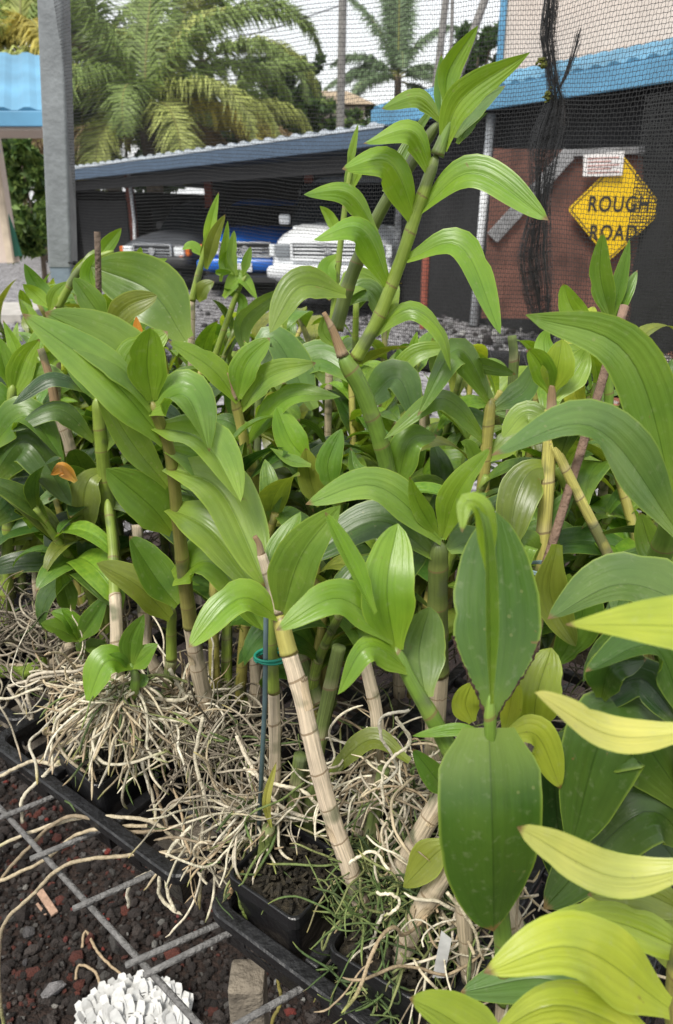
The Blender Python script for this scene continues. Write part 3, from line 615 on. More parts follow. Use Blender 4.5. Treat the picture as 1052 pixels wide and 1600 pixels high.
def frond(base, az, el, L, droop, width, r, col, n=105):
    """a coconut frond: a rachis and its leaflets"""
    g = MB(); hd = V((math.cos(az), math.sin(az), 0)); pts = []
    p = V(base); e = el; st = L / 24
    for i in range(25):
        pts.append(p.copy()); p = p + (hd * math.cos(e) + V((0, 0, math.sin(e)))) * st; e -= droop / 24 * (1 + i / 16)
    g.tube(pts, [.05 * (1 - i / 27) for i in range(25)], 5, (.30, .30, .08))
    side = hd.cross(V((0, 0, 1))).normalized()
    for i in range(n * 2):
        t = .12 + .88 * i / (n * 2); q = t * 24; k = min(int(q), 23); b = pts[k].lerp(pts[k + 1], q - k); tg = (pts[k + 1] - pts[k]).normalized()
        ll = width * math.sin(math.pi * min(1, t ** .75 * .93 + .06)) ** .6 * r.uniform(.7, 1.25)
        for s in (-1, 1):
            nrm = side.cross(tg); d = (side * s * .8 + tg * r.uniform(.35, .95) + nrm * r.uniform(-.25, .35)).normalized()
            d2 = (d + V((0, 0, -r.uniform(.3, 1.5)))).normalized(); m_ = b + d * ll * .45; e_ = m_ + d2 * ll * .55; wv = tg * .027
            kk = r.uniform(.7, 1.3); c = (col[0] * kk, col[1] * kk, col[2] * kk)
            g.add([b - wv, b + wv, m_ + wv * 1.1, m_ - wv * 1.1, e_], [(0, 1, 2, 3), (3, 2, 4)], None, c)
    return g
def palm(label, x, y, Y, L, spec, seed, width=1.05, trunk=.2, cols=None):
    r = random.Random(seed); c = P(x, y, Y); root = empty('palm_tree', (c.x, Y, 0), label, 'palm')
    for i, (az, el, k, dr, ci) in enumerate(spec):
        frond(c + V((0, 0, r.uniform(-.3, .2))), R(az), R(el), L * k, R(dr), width, r, cols[ci]).build('frond', M_FOL, root)
    g = MB(); pts = [(c.x, Y, 0), (c.x + .1, Y, c.z * .5), (c.x, Y, c.z)]; g.tube(cr(pts, 14), [trunk * (1.3 - .3 * i / 13) * (1 + .06 * (i % 2)) for i in range(14)], 12)
    g.build('trunk', M_BARK, root, smooth=True)
PC = [(.27, .37, .10), (.42, .47, .13), (.65, .56, .13), (.42, .30, .16)]  # frond colours lightened, a pale haze put into them
palm('large coconut palm with yellowing fronds behind the carport', 228, 190, 23, 5.2,
     [(175, 62, 1.0, 75, 0), (160, 35, .95, 70, 0), (190, 10, .8, 60, 3), (20, 60, 1.0, 70, 0), (5, 40, 1.0, 85, 1), (-8, 25, .85, 70, 2), (200, 78, .95, 45, 0), (80, 82, 1.1, 30, 0), (40, 76, 1.0, 50, 1), (140, 70, 1.0, 60, 0),
      (-60, 30, .8, 90, 1), (-120, 45, .9, 90, 0), (-30, 50, .9, 80, 1), (250, 20, .7, 80, 1), (-90, 62, .7, 100, 0), (15, 5, .7, 50, 3), (170, 0, .7, 55, 2), (0, 68, 1.1, 60, 0), (185, 48, 1.15, 60, 1)], 5, cols=PC)
palm('smaller palm right of the big palm above the carport roof', 330, 205, 26, 4.0,
     [(10, 40, 1, 70, 1), (0, 20, .9, 50, 3), (60, 60, 1, 60, 0), (170, 50, .9, 80, 1), (130, 70, .9, 50, 0), (-40, 35, .9, 70, 2), (-120, 35, .8, 80, 1), (20, 65, 1.1, 50, 0)], 6, cols=PC)
palm('distant slender palm between the utility pole and the workshop', 622, 118, 40, 4.0,
     [(170, 45, .9, 50, 0), (150, 72, 1.3, 30, 0), (90, 86, 1.6, 12, 0), (60, 80, 1.5, 15, 0), (120, 80, 1.5, 18, 0), (20, 62, 1.0, 40, 0), (-5, 30, .8, 60, 0), (-30, 15, .8, 50, 0), (195, 18, 1.0, 40, 0), (-90, 50, .9, 70, 0), (210, 0, .8, 40, 0), (100, 78, 1.5, 10, 0), (160, 28, 1.0, 70, 0), (-140, 10, .8, 40, 0), (10, -8, .7, 35, 0)], 7, cols=[(.20, .29, .15)] * 4, width=.85, trunk=.16)
palm('yellow green palm crown at the top left corner behind the post', 35, 75, 25, 3.8,
     [(175, 50, 1, 60, 1), (160, 20, 1, 60, 1), (10, 45, 1, 80, 0), (80, 80, 1.1, 30, 1), (0, 15, .9, 60, 3), (-60, 35, 1, 70, 2), (-120, 30, 1, 70, 1), (40, 70, 1, 50, 0), (140, 70, 1, 50, 0)], 8, cols=PC)
palm('low palm below the big crown at the left end of the carport', 130, 235, 24, 3.6,
     [(175, 40, 1, 80, 0), (10, 45, 1, 80, 0), (80, 80, 1.1, 50, 0), (-60, 35, 1, 80, 1), (-120, 30, 1, 90, 3), (40, 60, 1, 70, 0), (200, 15, .8, 60, 3)], 9, cols=[(.10, .15, .05), (.16, .2, .06), (.3, .25, .1), (.2, .14, .08)])
palm('tall palm crown behind the big palm near the top of the photo', 315, 95, 29, 5.4,
     [(170, 50, 1, 80, 0), (150, 75, 1, 60, 0), (90, 85, 1.1, 50, 1), (30, 60, 1.1, 80, 0), (10, 35, 1, 80, 1), (-20, 30, .9, 70, 0), (190, 25, 1, 70, 1), (-90, 40, .9, 80, 0), (-140, 30, .9, 80, 1), (60, 75, 1.1, 50, 0)], 31, cols=PC)
palm('palm crown with tall upright fronds just right of the steel post', 150, 90, 27, 5.4,
     [(170, 60, 1.1, 70, 1), (150, 78, 1.1, 40, 0), (90, 85, 1.2, 30, 0), (30, 65, 1.1, 60, 0), (10, 40, 1, 80, 0), (-30, 35, .9, 80, 1), (190, 35, 1, 80, 1), (-90, 50, .9, 80, 0), (-140, 40, .9, 80, 2)], 32, cols=PC)
# slim leaning trunks behind the top of the tall orchid
for x0, x1, y1, Y, rad, lab in ((700, 676, 140, 30, .13, 'pale leaning tree trunk nearest the slender palm'), (768, 700, 150, 33, .17, 'thick leaning tree trunk nearest the workshop corner'), (708, 700, 100, 36, .08, 'thin upright tree trunk between two leaning trunks')):
    a, b = P(x0, -30, Y), P(x1, y1, Y); d = (b - a) / (a.z - b.z); foot = a + d * a.z; r = empty('leaning_tree', (foot.x, foot.y, 0), lab, 'tree')
    g = MB(); g.tube(cr([foot, b + V((.1, 0, 0)), a, a - d * 3], 12), [rad * (1.3 - i * .05) for i in range(12)], 8); g.build('trunk', M_GREYW, r, smooth=True)

# ---------------- shade net ----------------
NA, NB = V((-.765, 2.29, 0)), V((.72, 1.315, 0)); ND = (NB - NA).normalized(); NL = (NB - NA).length; NN = V((-ND.y, ND.x, 0)); NN = NN if NN.y > 0 else -NN
def plane_s(x, y):   # where the pixel's ray meets the net plane: (s, z)
    d = ray(x, y); t = (NA - CAM).dot(NN) / d.dot(NN); p = CAM + d * t; return (p - NA).dot(ND), p.z
gp = [plane_s(*q) for q in ((868, -30), (857, 60), (866, 110), (872, 160), (852, 240), (846, 320), (838, 400), (846, 490))]
def gather_s(z):
    if z >= gp[0][1]: return gp[0][0]
    for a, b in zip(gp, gp[1:]):
        if b[1] <= z <= a[1]: return a[0] + (b[0] - a[0]) * (a[1] - z) / (a[1] - b[1] + 1e-9)
    return gp[-1][0]
tie = plane_s(866, 150); tie2 = plane_s(850, 330)
tz = tie[1]
ZT = 2.12
roll_pts = [plane_s(x, y) for x, y in ((100, 560), (400, 552), (600, 545), (700, 548), (820, 555), (930, 570), (1052, 592), (1200, 640))]
def roll_z(s):
    for a, b in zip(roll_pts, roll_pts[1:]):
        if a[0] <= s <= b[0]: return a[1] + (b[1] - a[1]) * (s - a[0]) / (b[0] - a[0])
    return roll_pts[0][1] if s < roll_pts[0][0] else roll_pts[-1][1]
def netp(s, z, off=0):
    gs = gather_s(z); d = s - gs; pull = math.exp(-(d / .13) ** 2)
    dz = math.exp(-((z - tz) / .16) ** 2) + .6 * math.exp(-((z - tie2[1]) / .09) ** 2)
    s2 = s - d * .32 * pull * min(1, dz + .25)
    z2 = z + (tz - z) * .16 * math.exp(-(d / .16) ** 2) * math.exp(-((z - tz) / .22) ** 2) + .010 * math.sin(s * 3.1 + 1) + .006 * math.sin(s * 9) * math.sin(z * 7) + .0022 * math.sin(s * 31 + z * 5) * math.sin(z * 23)
    nn = .014 * math.sin(s * 5.2 + z * 1.7) + .006 * math.sin(s * 13 + z * 4) + off
    return NA + ND * s2 + NN * nn + V((0, 0, z2))
M_NET = material('black_net_strand', (.022, .022, .023), .4, .3, 40, spec=.5)
root = empty('shade_net', (0, 1.8, 1.2), 'black knitted shade net stretched behind the orchids with a gathered fold', 'shade net')
def net_sheet(s0, s1, z0f, z1, ps, pz, th, off, seed):
    r = random.Random(seed); g = MB()
    ns = int((s1 - s0) / ps); zz = 1.05
    # rows: flat ribbons that wave between the columns
    rows = int((z1 - zz) / pz)
    for k in range(rows):
        z = zz + k * pz; prev = None; vs = []; fs = []
        m = ns
        for i in range(m + 1):
            s = s0 + (s1 - s0) * i / m
            if z < z0f(s): prev = None; continue
            zj = z + pz * .07 * (1 if i % 2 else -1) + r.gauss(0, .0002)
            p = netp(s, zj, off); h = V((0, 0, th * r.uniform(.42, .6))); vs += [p - h, p + h]
            if prev is not None: fs.append((prev, prev + 1, len(vs) - 1, len(vs) - 2))
            prev = len(vs) - 2
        if fs: g.add(vs, fs)
    for i in range(ns + 1):
        s = s0 + (s1 - s0) * i / ns; vs = []; fs = []; prev = None
        for k in range(rows * 2):
            z = zz + k * pz / 2
            if z < z0f(s): continue
            sj = s + ps * .14 * (1 if (k // 2 + i) % 2 else -1); p = netp(sj, z, off - .0004); h = ND * (th * (.36 if k % 2 else .52)); vs += [p - h, p + h]
            if prev is not None: fs.append((prev, prev + 1, len(vs) - 1, len(vs) - 2))
            prev = len(vs) - 2
        if fs: g.add(vs, fs)
    return g
net_sheet(0.02, NL + .12, roll_z, ZT, .0050, .0078, .00084, 0, 1).build('net_panel', M_NET, root)
s_ov = plane_s(1003, 250)[0]
def ovz(s): return max(roll_z(s), 1.2)
net_sheet(s_ov, NL + .12, ovz, plane_s(1030, 135)[1], .0042, .0058, .0016, .02, 2).build('overlapping_net_panel', M_NET, root)
# gathered fold: a bundle of strands
r = random.Random(5); g = MB()
rads = [(-30, 9), (60, 12), (110, 9), (150, 12), (200, 25), (230, 25), (280, 18), (320, 15), (400, 26), (450, 24), (490, 18)]
def frad(y):
    for a, b in zip(rads, rads[1:]):
        if a[0] <= y <= b[0]: return a[1] + (b[1] - a[1]) * (y - a[0]) / (b[0] - a[0])
    return rads[-1][1]
gx = [(-30, 866), (60, 857), (110, 864), (160, 872), (240, 852), (320, 846), (400, 836), (490, 846)]
def gxx(y):
    for a, b in zip(gx, gx[1:]):
        if a[0] <= y <= b[0]: return a[1] + (b[1] - a[1]) * (y - a[0]) / (b[0] - a[0])
    return gx[-1][1]
for k in range(110):
    ph = r.uniform(-1, 1); pts = []; w0 = r.uniform(0, 6)
    for i in range(40):
        y = -30 + 520 * i / 39; s, z = plane_s(gxx(y) + ph * frad(y) + 1.6 * math.sin(w0 + i * .25) + r.gauss(0, .3), y); pts.append(NA + ND * s + NN * (-.006 + .010 * math.sin(ph * 9 + w0)) + V((0, 0, z)))
    g.tube(pts, .0004, 3, cap=False)
for k in range(230):   # cross strands
    y = r.uniform(-30, 490); f = frad(y); x0 = gxx(y); pts = []
    for i in range(6):
        s, z = plane_s(x0 + (i / 2.5 - 1) * f, y + r.gauss(0, 1.5) + 4 * math.sin(i)); pts.append(NA + ND * s + NN * (-.012 * math.sin(i / 5 * math.pi) - .002) + V((0, 0, z)))
    g.tube(pts, .0004, 3, cap=False)
# side pleat going up right from the tie, fading creases radiating
for k in range(22):
    a = plane_s(870, 152); b = plane_s(905 + r.gauss(0, 2.5), 70 - r.uniform(0, 30)); A, B = NA + ND * a[0] + V((0, 0, a[1])), NA + ND * b[0] + V((0, 0, b[1]))
    g.tube(cr([A - NN * .008, (A + B) / 2 + ND * .004 - NN * .003 + V((r.gauss(0, .001), 0, 0)), B - NN * .002], 10), .0006, 3, cap=False)
g.build('gathered_fold', M_NET, root)
M_MOSS = material('moss', (.20, .22, .03), .9, .6, 300, bump=1, bscale=500)
for (x, y) in ((851, 101), (860, 155)):
    g = MB(); s, z = plane_s(x, y); p = NA + ND * s - NN * .011 + V((0, 0, z)); stones(g, 26, lambda r: (p.x + r.gauss(0, .004), p.y + r.gauss(0, .003), p.z + r.gauss(0, .004)), .0032, [(1, 1, .99)], random.Random(x)); tag(g.build('moss_tuft', M_MOSS, root), kind='stuff')
# rolled lower edge
g = MB(); r = random.Random(6); n = 90
rp_ = [NA + ND * s - NN * .0 + V((0, 0, z)) for s, z in roll_pts]; cl = cr(rp_, n); vs = []
for i, p in enumerate(cl):
    for k in range(20):
        a = 2 * math.pi * k / 20; rr = .024 + .006 * NZ.noise(V((i * .14, math.cos(a) * .9, math.sin(a) * .9))) + .0035 * NZ.noise(V((i * .5, k * .7, 3))); rr *= 1 + .5 * sst(50, 90, i)
        vs.append(p + NN * math.cos(a) * rr + V((0, 0, math.sin(a) * rr - .022)))
g.add(vs, [(i * 20 + k, i * 20 + (k + 1) % 20, (i + 1) * 20 + (k + 1) % 20, (i + 1) * 20 + k) for i in range(n - 1) for k in range(20)])
g.build('rolled_edge', material('rolled_net', (.018, .018, .02), .75, .6, 160, bump=1.0, bscale=380), root, smooth=True)
g = MB()
for k in range(260):
    i = r.randrange(2, n - 3); p = cl[i]; a0 = r.uniform(0, 6.28); pts = []
    for j in range(10): a = a0 + j * .33; rr = (.027 + .5 * .027 * sst(50, 90, i)); pts.append(p + ND * (j * .006) + NN * math.cos(a) * rr + V((0, 0, math.sin(a) * rr - .022)))
    g.tube(pts, .0006, 3, cap=False)
g.build('loose_strands', M_NET, root)
# ---------------- bench, trays, pots ----------------
ZR = .80
def UVb(p): q = V(p) - B0; return q.dot(BD), q.dot(BN)
M_ROD = material('galvanised_rod', (.17, .165, .16), .6, .35, 120, metal=.25, bump=.5, bscale=300)
M_WOOD = material('weathered_wood', (.20, .17, .13), .9, .3, 30, bump=.6, bscale=80)
M_GBRD = material('grey_board', (.075, .075, .075), .85, .25, 14, bump=.4, bscale=60)
root = empty('wire_bench', (B0.x, B0.y, 0), 'wire mesh bench on wooden posts carrying the black trays', 'bench')
def rodpx(a, b, z, rad=.0036, ext=(0, 0)):
    p, q = G(*a, z), G(*b, z); d = (q - p).normalized(); p -= d * ext[0]; q += d * ext[1]
    n = 14; rr = random.Random(int(a[0] * 7 + a[1])); pts = [p.lerp(q, i / (n - 1)) + V((0, 0, rr.gauss(0, .0006))) for i in range(n)]
    g = MB(); g.tube([pts[0] - d * .001] + pts + [pts[-1] + d * .001], [rad * .6] + [rad] * n + [rad * .6], 10); return g.build('rod', M_ROD, root, smooth=True)
ZB = .755
rodpx((12, 1275), (300, 1590), ZB, ext=(.35, .35))
for a, b in (((48, 1342), (158, 1298)), ((115, 1421), (232, 1368)), ((197, 1508), (332, 1448)), ((226, 1521), (345, 1466)), ((-30, 1290), (105, 1235)), ((365, 1604), (440, 1562)), ((-60, 1230), (60, 1190))):
    rodpx(a, b, ZB + .0072, ext=(0, 1.0))
for v in (.12, .27, .42, .57, .72, .87):
    g = MB(); g.tube([BW(-1.9, v, ZB - .0), BW(1.1, v, ZB - .0)], .0036, 8); g.build('rod', M_ROD, root, smooth=True)
for k in range(12):
    u = -1.75 + k * .115; g = MB(); g.tube([BW(u, -.06, ZB + .0072), BW(u, .95, ZB + .0072)], .0036, 8); g.build('rod', M_ROD, root, smooth=True)
for v in (.115, .5, .9):
    g = MB(); g.beam(BW(-1.9, v, ZB - .045), BW(1.1, v, ZB - .045), .03, .06); g.build('rail_board', M_GBRD if v < .1 else M_WOOD, root, bevel=.003)
pp = G(366, 1530, .68); up_, vp_ = UVb(pp)
for (u, v) in ((up_, .045), (-1.0, .045), (.75, .03), (up_, .88), (-1.0, .88)):
    g = MB(); g.beam(BW(u, v, 0), BW(u, v, ZB - .09), .042, .042); g.build('bench_leg', M_WOOD, root, bevel=.004)

def tray(u0, v0, nu, nv, label, pitch=.125, ang=0.0):
    o = BW(u0, v0, ZR); rt = empty('plant_tray', (o.x, o.y, ZB), label, 'tray', 'black plastic trays on the bench')
    ca, sa = math.cos(ang), math.sin(ang); ud = BD * ca + BN * sa; vd = BN * ca - BD * sa
    def T(a, b, z=0): return o + ud * a + vd * b + V((0, 0, z))
    W, D = nu * pitch, nv * pitch; rw = .017; rh = .013
    # outer rim with rounded corners, L shaped in section
    def rr_ring(x0, y0, x1, y1, r, n=6):
        out = []
        for cx, cy, a0 in ((x1 - r, y1 - r, 0), (x0 + r, y1 - r, 90), (x0 + r, y0 + r, 180), (x1 - r, y0 + r, 270)):
            for k in range(n + 1): a = R(a0 + 90 * k / n); out.append((cx + r * math.cos(a), cy + r * math.sin(a)))
        return out
    def frame(g, x0, y0, x1, y1, w, r, zt, zb):
        A = rr_ring(x0, y0, x1, y1, r); B = rr_ring(x0 + w, y0 + w, x1 - w, y1 - w, max(.002, r - w * .5)); n = len(A); e = .002
        Ai = rr_ring(x0 + e, y0 + e, x1 - e, y1 - e, r); Bi = rr_ring(x0 + w - e, y0 + w - e, x1 - w + e, y1 - w + e, max(.003, r - w * .5))
        vs = [T(*p, zb) for p in A] + [T(*p, zt - e) for p in A] + [T(*p, zt) for p in Ai] + [T(*p, zt) for p in Bi] + [T(*p, zt - e) for p in B] + [T(*p, zb) for p in B]
        g.add(vs, [(j * n + k, j * n + (k + 1) % n, (j + 1) % 6 * n + (k + 1) % n, (j + 1) % 6 * n + k) for j in range(6) for k in range(n)])
    g = MB(); frame(g, 0, 0, W, D, rw, .022, 0, -rh); g.build('outer_rim', M_PLAST, rt, smooth=False)
    for i in range(1, nu): g = MB(); g.beam(T(i * pitch, rw + .0005, -.0065), T(i * pitch, D - rw - .0005, -.0065), .016, .0125); g.build('divider', M_PLAST, rt, bevel=.002)
    for j in range(1, nv):
        for i in range(nu): g = MB(); g.beam(T(i * pitch + (.0085 if i else rw + .0005), j * pitch, -.0065), T((i + 1) * pitch - (.0085 if i < nu - 1 else rw + .0005), j * pitch, -.0065), .016, .0125); g.build('divider', M_PLAST, rt, bevel=.002)
    for i in range(nu):
        for j in range(nv):
            if j > 1 : continue
            g = MB(); m = .009; a0, b0, a1, b1 = i * pitch + m, j * pitch + m, (i + 1) * pitch - m, (j + 1) * pitch - m; t = .002; dz = -.062; s = .010
            c4 = [(a0, b0), (a1, b0), (a1, b1), (a0, b1)]; cx, cy = (a0 + a1) / 2, (b0 + b1) / 2
            c5 = [(cx + (x - cx) * .86, cy + (y - cy) * .86) for x, y in c4]
            for q in range(4):
                A, B = c4[q], c4[(q + 1) % 4]; C, Dd = c5[q], c5[(q + 1) % 4]
                def strip(f0, f1, z0, z1):
                    pts = []
                    for zz in (z0, z1):
                        h = (zz + rh * .5) / (dz + rh * .5)
                        P0 = (A[0] + (C[0] - A[0]) * h, A[1] + (C[1] - A[1]) * h); P1 = (B[0] + (Dd[0] - B[0]) * h, B[1] + (Dd[1] - B[1]) * h)
                        for f in (f0, f1): pts.append((P0[0] + (P1[0] - P0[0]) * f, P0[1] + (P1[1] - P0[1]) * f, zz))
                    inw = ((cx - (A[0] + B[0]) / 2), (cy - (A[1] + B[1]) / 2)); ln = math.hypot(*inw); inw = (inw[0] / ln * t, inw[1] / ln * t)
                    vs = [T(p[0], p[1], p[2]) for p in pts] + [T(p[0] + inw[0], p[1] + inw[1], p[2]) for p in pts]
                    g.add(vs, [(0, 1, 3, 2), (4, 6, 7, 5), (0, 2, 6, 4), (1, 5, 7, 3), (0, 4, 5, 1), (2, 3, 7, 6)])
                strip(0, .28, -rh * .9, dz); strip(.72, 1, -rh * .9, dz); strip(.281, .719, -rh * .9, -.026); strip(.281, .719, -.048, dz)
            g.build('cell_basket', M_PLAST, rt)
    return rt
ua, va = UVb(G(318, 1415, ZR))
tray(ua, va, 6, 5, 'black plastic tray with rounded corner at the bottom centre of the bench', pitch=.135)
ub, vb = UVb(G(318, 1412, ZR)); 
tray(ub - .042 - 3 * .135, vb + .002, 3, 5, 'black plastic tray under the pale root cluster, left of the bottom tray', pitch=.135)
tray(ub - .04 - 7 * .135, vb + .02, 4, 5, 'black plastic tray at the left edge of the photo', pitch=.135, ang=R(3))

def pot(u, v, label, ang=0.0, w=.049, zt=.042, z=None, h=.11):
    c = BW(u, v, ZR + zt); rt = empty('plant_pot', (c.x, c.y, ZR + zt - h), label, 'pot', None)
    xd, yd = (BD * math.cos(ang) + BN * math.sin(ang)), (BN * math.cos(ang) - BD * math.sin(ang))
    def ring(s, z, r=.010, n=4):
        out = []
        for sx, sy, a0 in ((1, 1, 0), (-1, 1, 90), (-1, -1, 180), (1, -1, 270)):
            for k in range(n + 1): a = R(a0 + 90 * k / n); out.append(V((c.x, c.y, z)) + xd * (sx * (s - r) + r * math.cos(a)) + yd * (sy * (s - r) + r * math.sin(a)))
        return out
    zt_ = ZR + zt; zb = zt_ - h
    g = MB(); rs = [ring(w * .70, zb), ring(w * .74, zb + .004), ring(w * .93, zt_ - .016), ring(w, zt_ - .015), ring(w, zt_ - .001), ring(w - .001, zt_), ring(w - .003, zt_), ring(w - .004, zt_ - .002), ring(w * .75, zb + .02)]
    n = len(rs[0]); g.add(sum(rs, []), [(i * n + k, i * n + (k + 1) % n, (i + 1) * n + (k + 1) % n, (i + 1) * n + k) for i in range(len(rs) - 1) for k in range(n)] + [tuple(range(n - 1, -1, -1))])
    g.build('pot_body', M_POTB, rt)
    r = random.Random(int(abs(u) * 900 + v * 700)); g = MB()
    g.add(ring(w - .006, zt_ - .012), [tuple(range(n))])
    for k in range(170):
        p = V((c.x, c.y, zt_ - .011)) + xd * r.uniform(-.9, .9) * w * .86 + yd * r.uniform(-.9, .9) * w * .86 + V((0, 0, r.uniform(0, .012)))
        rot = Matrix.Rotation(r.uniform(0, 6.28), 3, rv(r)); g.box(p, (r.uniform(.005, .014), r.uniform(.002, .005), .003), rot)
    g.build('bark_mix', M_MIX, rt); return c
# ---------------- orchid building blocks ----------------
COL = dict(M=(.075, .145, .020), b=(.18, .31, .026), m=(.115, .22, .026), d=(.055, .115, .017), k=(.027, .066, .012), y=(.34, .42, .045), p=(.55, .55, .14), g=(.12, .21, .05), s=(.17, .21, .03), o=(.75, .30, .05), l=(.25, .37, .07), G=(.185, .295, .045))
CC = dict(gr=(.22, .30, .045), ol=(.24, .22, .06), dry=(.42, .35, .25), pink=(.50, .41, .30), yel=(.42, .38, .10), dk=(.12, .16, .04), br=(.26, .17, .09), gg=(.16, .27, .04))
RNG = random.Random(77)
def prof(v, tip, bb=.28, rise=.42):
    b = bb + (1 - bb) * sst(-.04, rise, v); t = max(0, 1 - max(0, (v - .34) / .66) ** (2.7 - 1.1 * tip)) ** (.62 + .33 * tip)
    return b * t
US = (-1, -.82, -.6, -.35, -.07, 0, .07, .35, .6, .82, 1)
def leaf_geo(sp, hw, sides, fold, tip, rng, na=11, wav=.05, curl=0.0, bb=.28, rise=.42):
    """sp: spine points; hw: half width (m); sides: list of (S,N)"""
    n = len(sp); vs = []; uv = []; ph = rng.uniform(0, 6); fq = rng.uniform(5, 9); ns = rng.choice((-1, 1)); nv = rng.uniform(.3, .9); nd = rng.choice((0, 0, .10, .2)); tw = rng.uniform(-.28, .28)
    for i, p in enumerate(sp):
        v = i / (n - 1); S, N = sides[i]; ta = tw * v * v * 2; S, N = S * math.cos(ta) + N * math.sin(ta), N * math.cos(ta) - S * math.sin(ta); w = hw * max(.015, prof(v, tip, bb, rise)) * (1 + .035 * NZ.noise(V((ph * 3, v * 9, 0)))); f = fold * (1 - .35 * v)
        for k in range(na):
            u = US[k]; a = abs(u)
            w_ = w * (1 - nd * math.exp(-((v - nv) / .05) ** 2)) if u * ns > .7 else w
            x = u * w_ * math.cos(f * (1 - .3 * a)); h = w * math.sin(f) * a * (1 - .30 * a) + w * wav * a * a * math.sin(fq * v + ph + (1.7 if u > 0 else 0)) + curl * w * a ** 3
            vs.append(p + S * x + N * h); uv.append((u, v))
    fs = [(i * na + k, i * na + k + 1, (i + 1) * na + k + 1, (i + 1) * na + k) for i in range(n - 1) for k in range(na - 1)]
    return vs, fs, uv
def nearest_Y(canes, x, y):
    best = None
    for c in canes:
        for a, b in zip(c, c[1:]):
            for k in range(9):
                t = k / 8; q = [a[j] + (b[j] - a[j]) * t for j in range(3)]; d = (q[0] - x) ** 2 + (q[1] - y) ** 2
                if best is None or d < best[0]: best = (d, q[2])
    return best[1]
def L(pts, w, col='m', phi=20, fold=18, tip=.5, Y=None, curl=0.0, wav=.05, n=20, bb=.28, rise=.42):
    return dict(bb=bb, rise=rise, pts=pts, w=w * .9, col=col, phi=phi, fold=fold, tip=tip, Y=Y, curl=curl, wav=wav, n=n)
def build_leaf(root, d, canes, name='leaf'):
    x, y = d['pts'][0][:2]; Y0 = d['Y'] or nearest_Y(canes, x, y)
    P3 = [P(p[0], p[1], Y0 + (p[2] if len(p) > 2 else 0)) for p in d['pts']]
    sp = cr(P3, d['n']); m = len(sp); phi = R(d['phi']); fold = R(max(-38, min(42, d['fold'] * 1.6)))
    mid = sp[m // 2]; hw = d['w'] / 2 * depth(mid) / F / max(.35, math.cos(phi)) / math.cos(fold * .8)
    sides = []; Sp = None
    for i, p in enumerate(sp):
        t = (sp[min(i + 1, m - 1)] - sp[max(i - 1, 0)]).normalized(); vd = (CAM - p).normalized()
        S = t.cross(vd)
        if S.length < .15 and Sp: S = Sp - t * Sp.dot(t)
        S.normalize()
        if Sp is None:
            if S.z < 0 or (abs(S.z) < .05 and S.x < 0): S = -S
        elif S.dot(Sp) < 0: S = -S
        Sp = S; N = S.cross(t).normalized()
        if N.dot(vd) < 0: N = -N
        S2 = S * math.cos(phi) - N * math.sin(phi); N2 = N * math.cos(phi) + S * math.sin(phi); sides.append((S2, N2))
    vs, fs, uv = leaf_geo(sp, hw, sides, fold, d['tip'], RNG, wav=d['wav'], curl=d['curl'], bb=d['bb'], rise=d['rise'])
    o = MB().add(vs, fs, uv).build(name, M_LEAF, root, smooth=True); c = COL[d['col']]; k = RNG.uniform(.85, 1.15)
    o.color = (c[0] * k * RNG.uniform(.92, 1.08), c[1] * k, c[2] * k, 1); return o
def build_cane(root, pts, w0, w1, col='gr', dry=False, swell=.06, name=None):
    """pts: (x px, y px, Y); widths in px"""
    P3 = [P(*p) for p in pts]; Lt = sum((b - a).length for a, b in zip(P3, P3[1:])); n = max(12, int(Lt / .005)); sp = cr(P3, n)
    s = 0; rad = []; vv = []; node = 0; gap = .046 * RNG.uniform(.7, 1.35); nxt = gap; last = 0
    for i, p in enumerate(sp):
        if i: s += (sp[i] - sp[i - 1]).length
        while s > nxt: last = nxt; gap = .046 * RNG.uniform(.65, 1.4); nxt += gap; node += 1
        t = i / (n - 1); k = (w0 + (w1 - w0) * t) * .44 * depth(p) / F; f = (s - last) / gap; vv.append((node + f) * .034)
        rad.append(k * (1 + swell * math.exp(-((min(f, 1 - f)) / .10) ** 2) - swell * .3 * math.sin(math.pi * f)))
    if not dry: rad[-1] *= .25; rad[-2] *= .7; rad[-3] *= .9
    o = MB().tube(sp, rad, 20, vv=vv, ridge=.045 if dry else .012).build(name or ('papery_cane' if dry else 'cane'), M_DRY if dry else M_CANE, root, smooth=True)
    c = CC[col]; k = RNG.uniform(.9, 1.1); o.color = (c[0] * k, c[1] * k, c[2] * k, 1)
    if dry and Lt > .06:      # peeling pieces of the old sheath
        for q in range(int(Lt / .05)):
            i0 = RNG.randrange(1, max(2, n - 8)); ln = RNG.randint(3, 6); a0 = RNG.uniform(0, 6.28); aw = RNG.uniform(.7, 1.7); vs = []; nk = 9; tv = []
            for j in range(ln + 1):
                ii = min(n - 1, i0 + j); t = (sp[min(ii + 1, n - 1)] - sp[max(ii - 1, 0)]).normalized(); ax = t.cross(V((0, 1, .2))).normalized(); bi = t.cross(ax); fl = 1.05 + .38 * (j / ln) ** 3
                for kk in range(nk):
                    a = a0 + aw * (kk / (nk - 1) - .5) * (1 - .5 * (j / ln) ** 2); jg = t * (RNG.uniform(-.0015, .0025) if j == ln else 0)
                    vs.append(sp[ii] + (ax * math.cos(a) + bi * math.sin(a)) * rad[ii] * fl + jg); tv.append((kk / nk * .3, vv[ii]))
            f = MB().add(vs, [(j * nk + kk, j * nk + kk + 1, (j + 1) * nk + kk + 1, (j + 1) * nk + kk) for j in range(ln) for kk in range(nk - 1)], tv).build('sheath_flap', M_DRY, o, smooth=True); f.color = (c[0] * 1.15, c[1] * 1.1, c[2], 1)
    return o
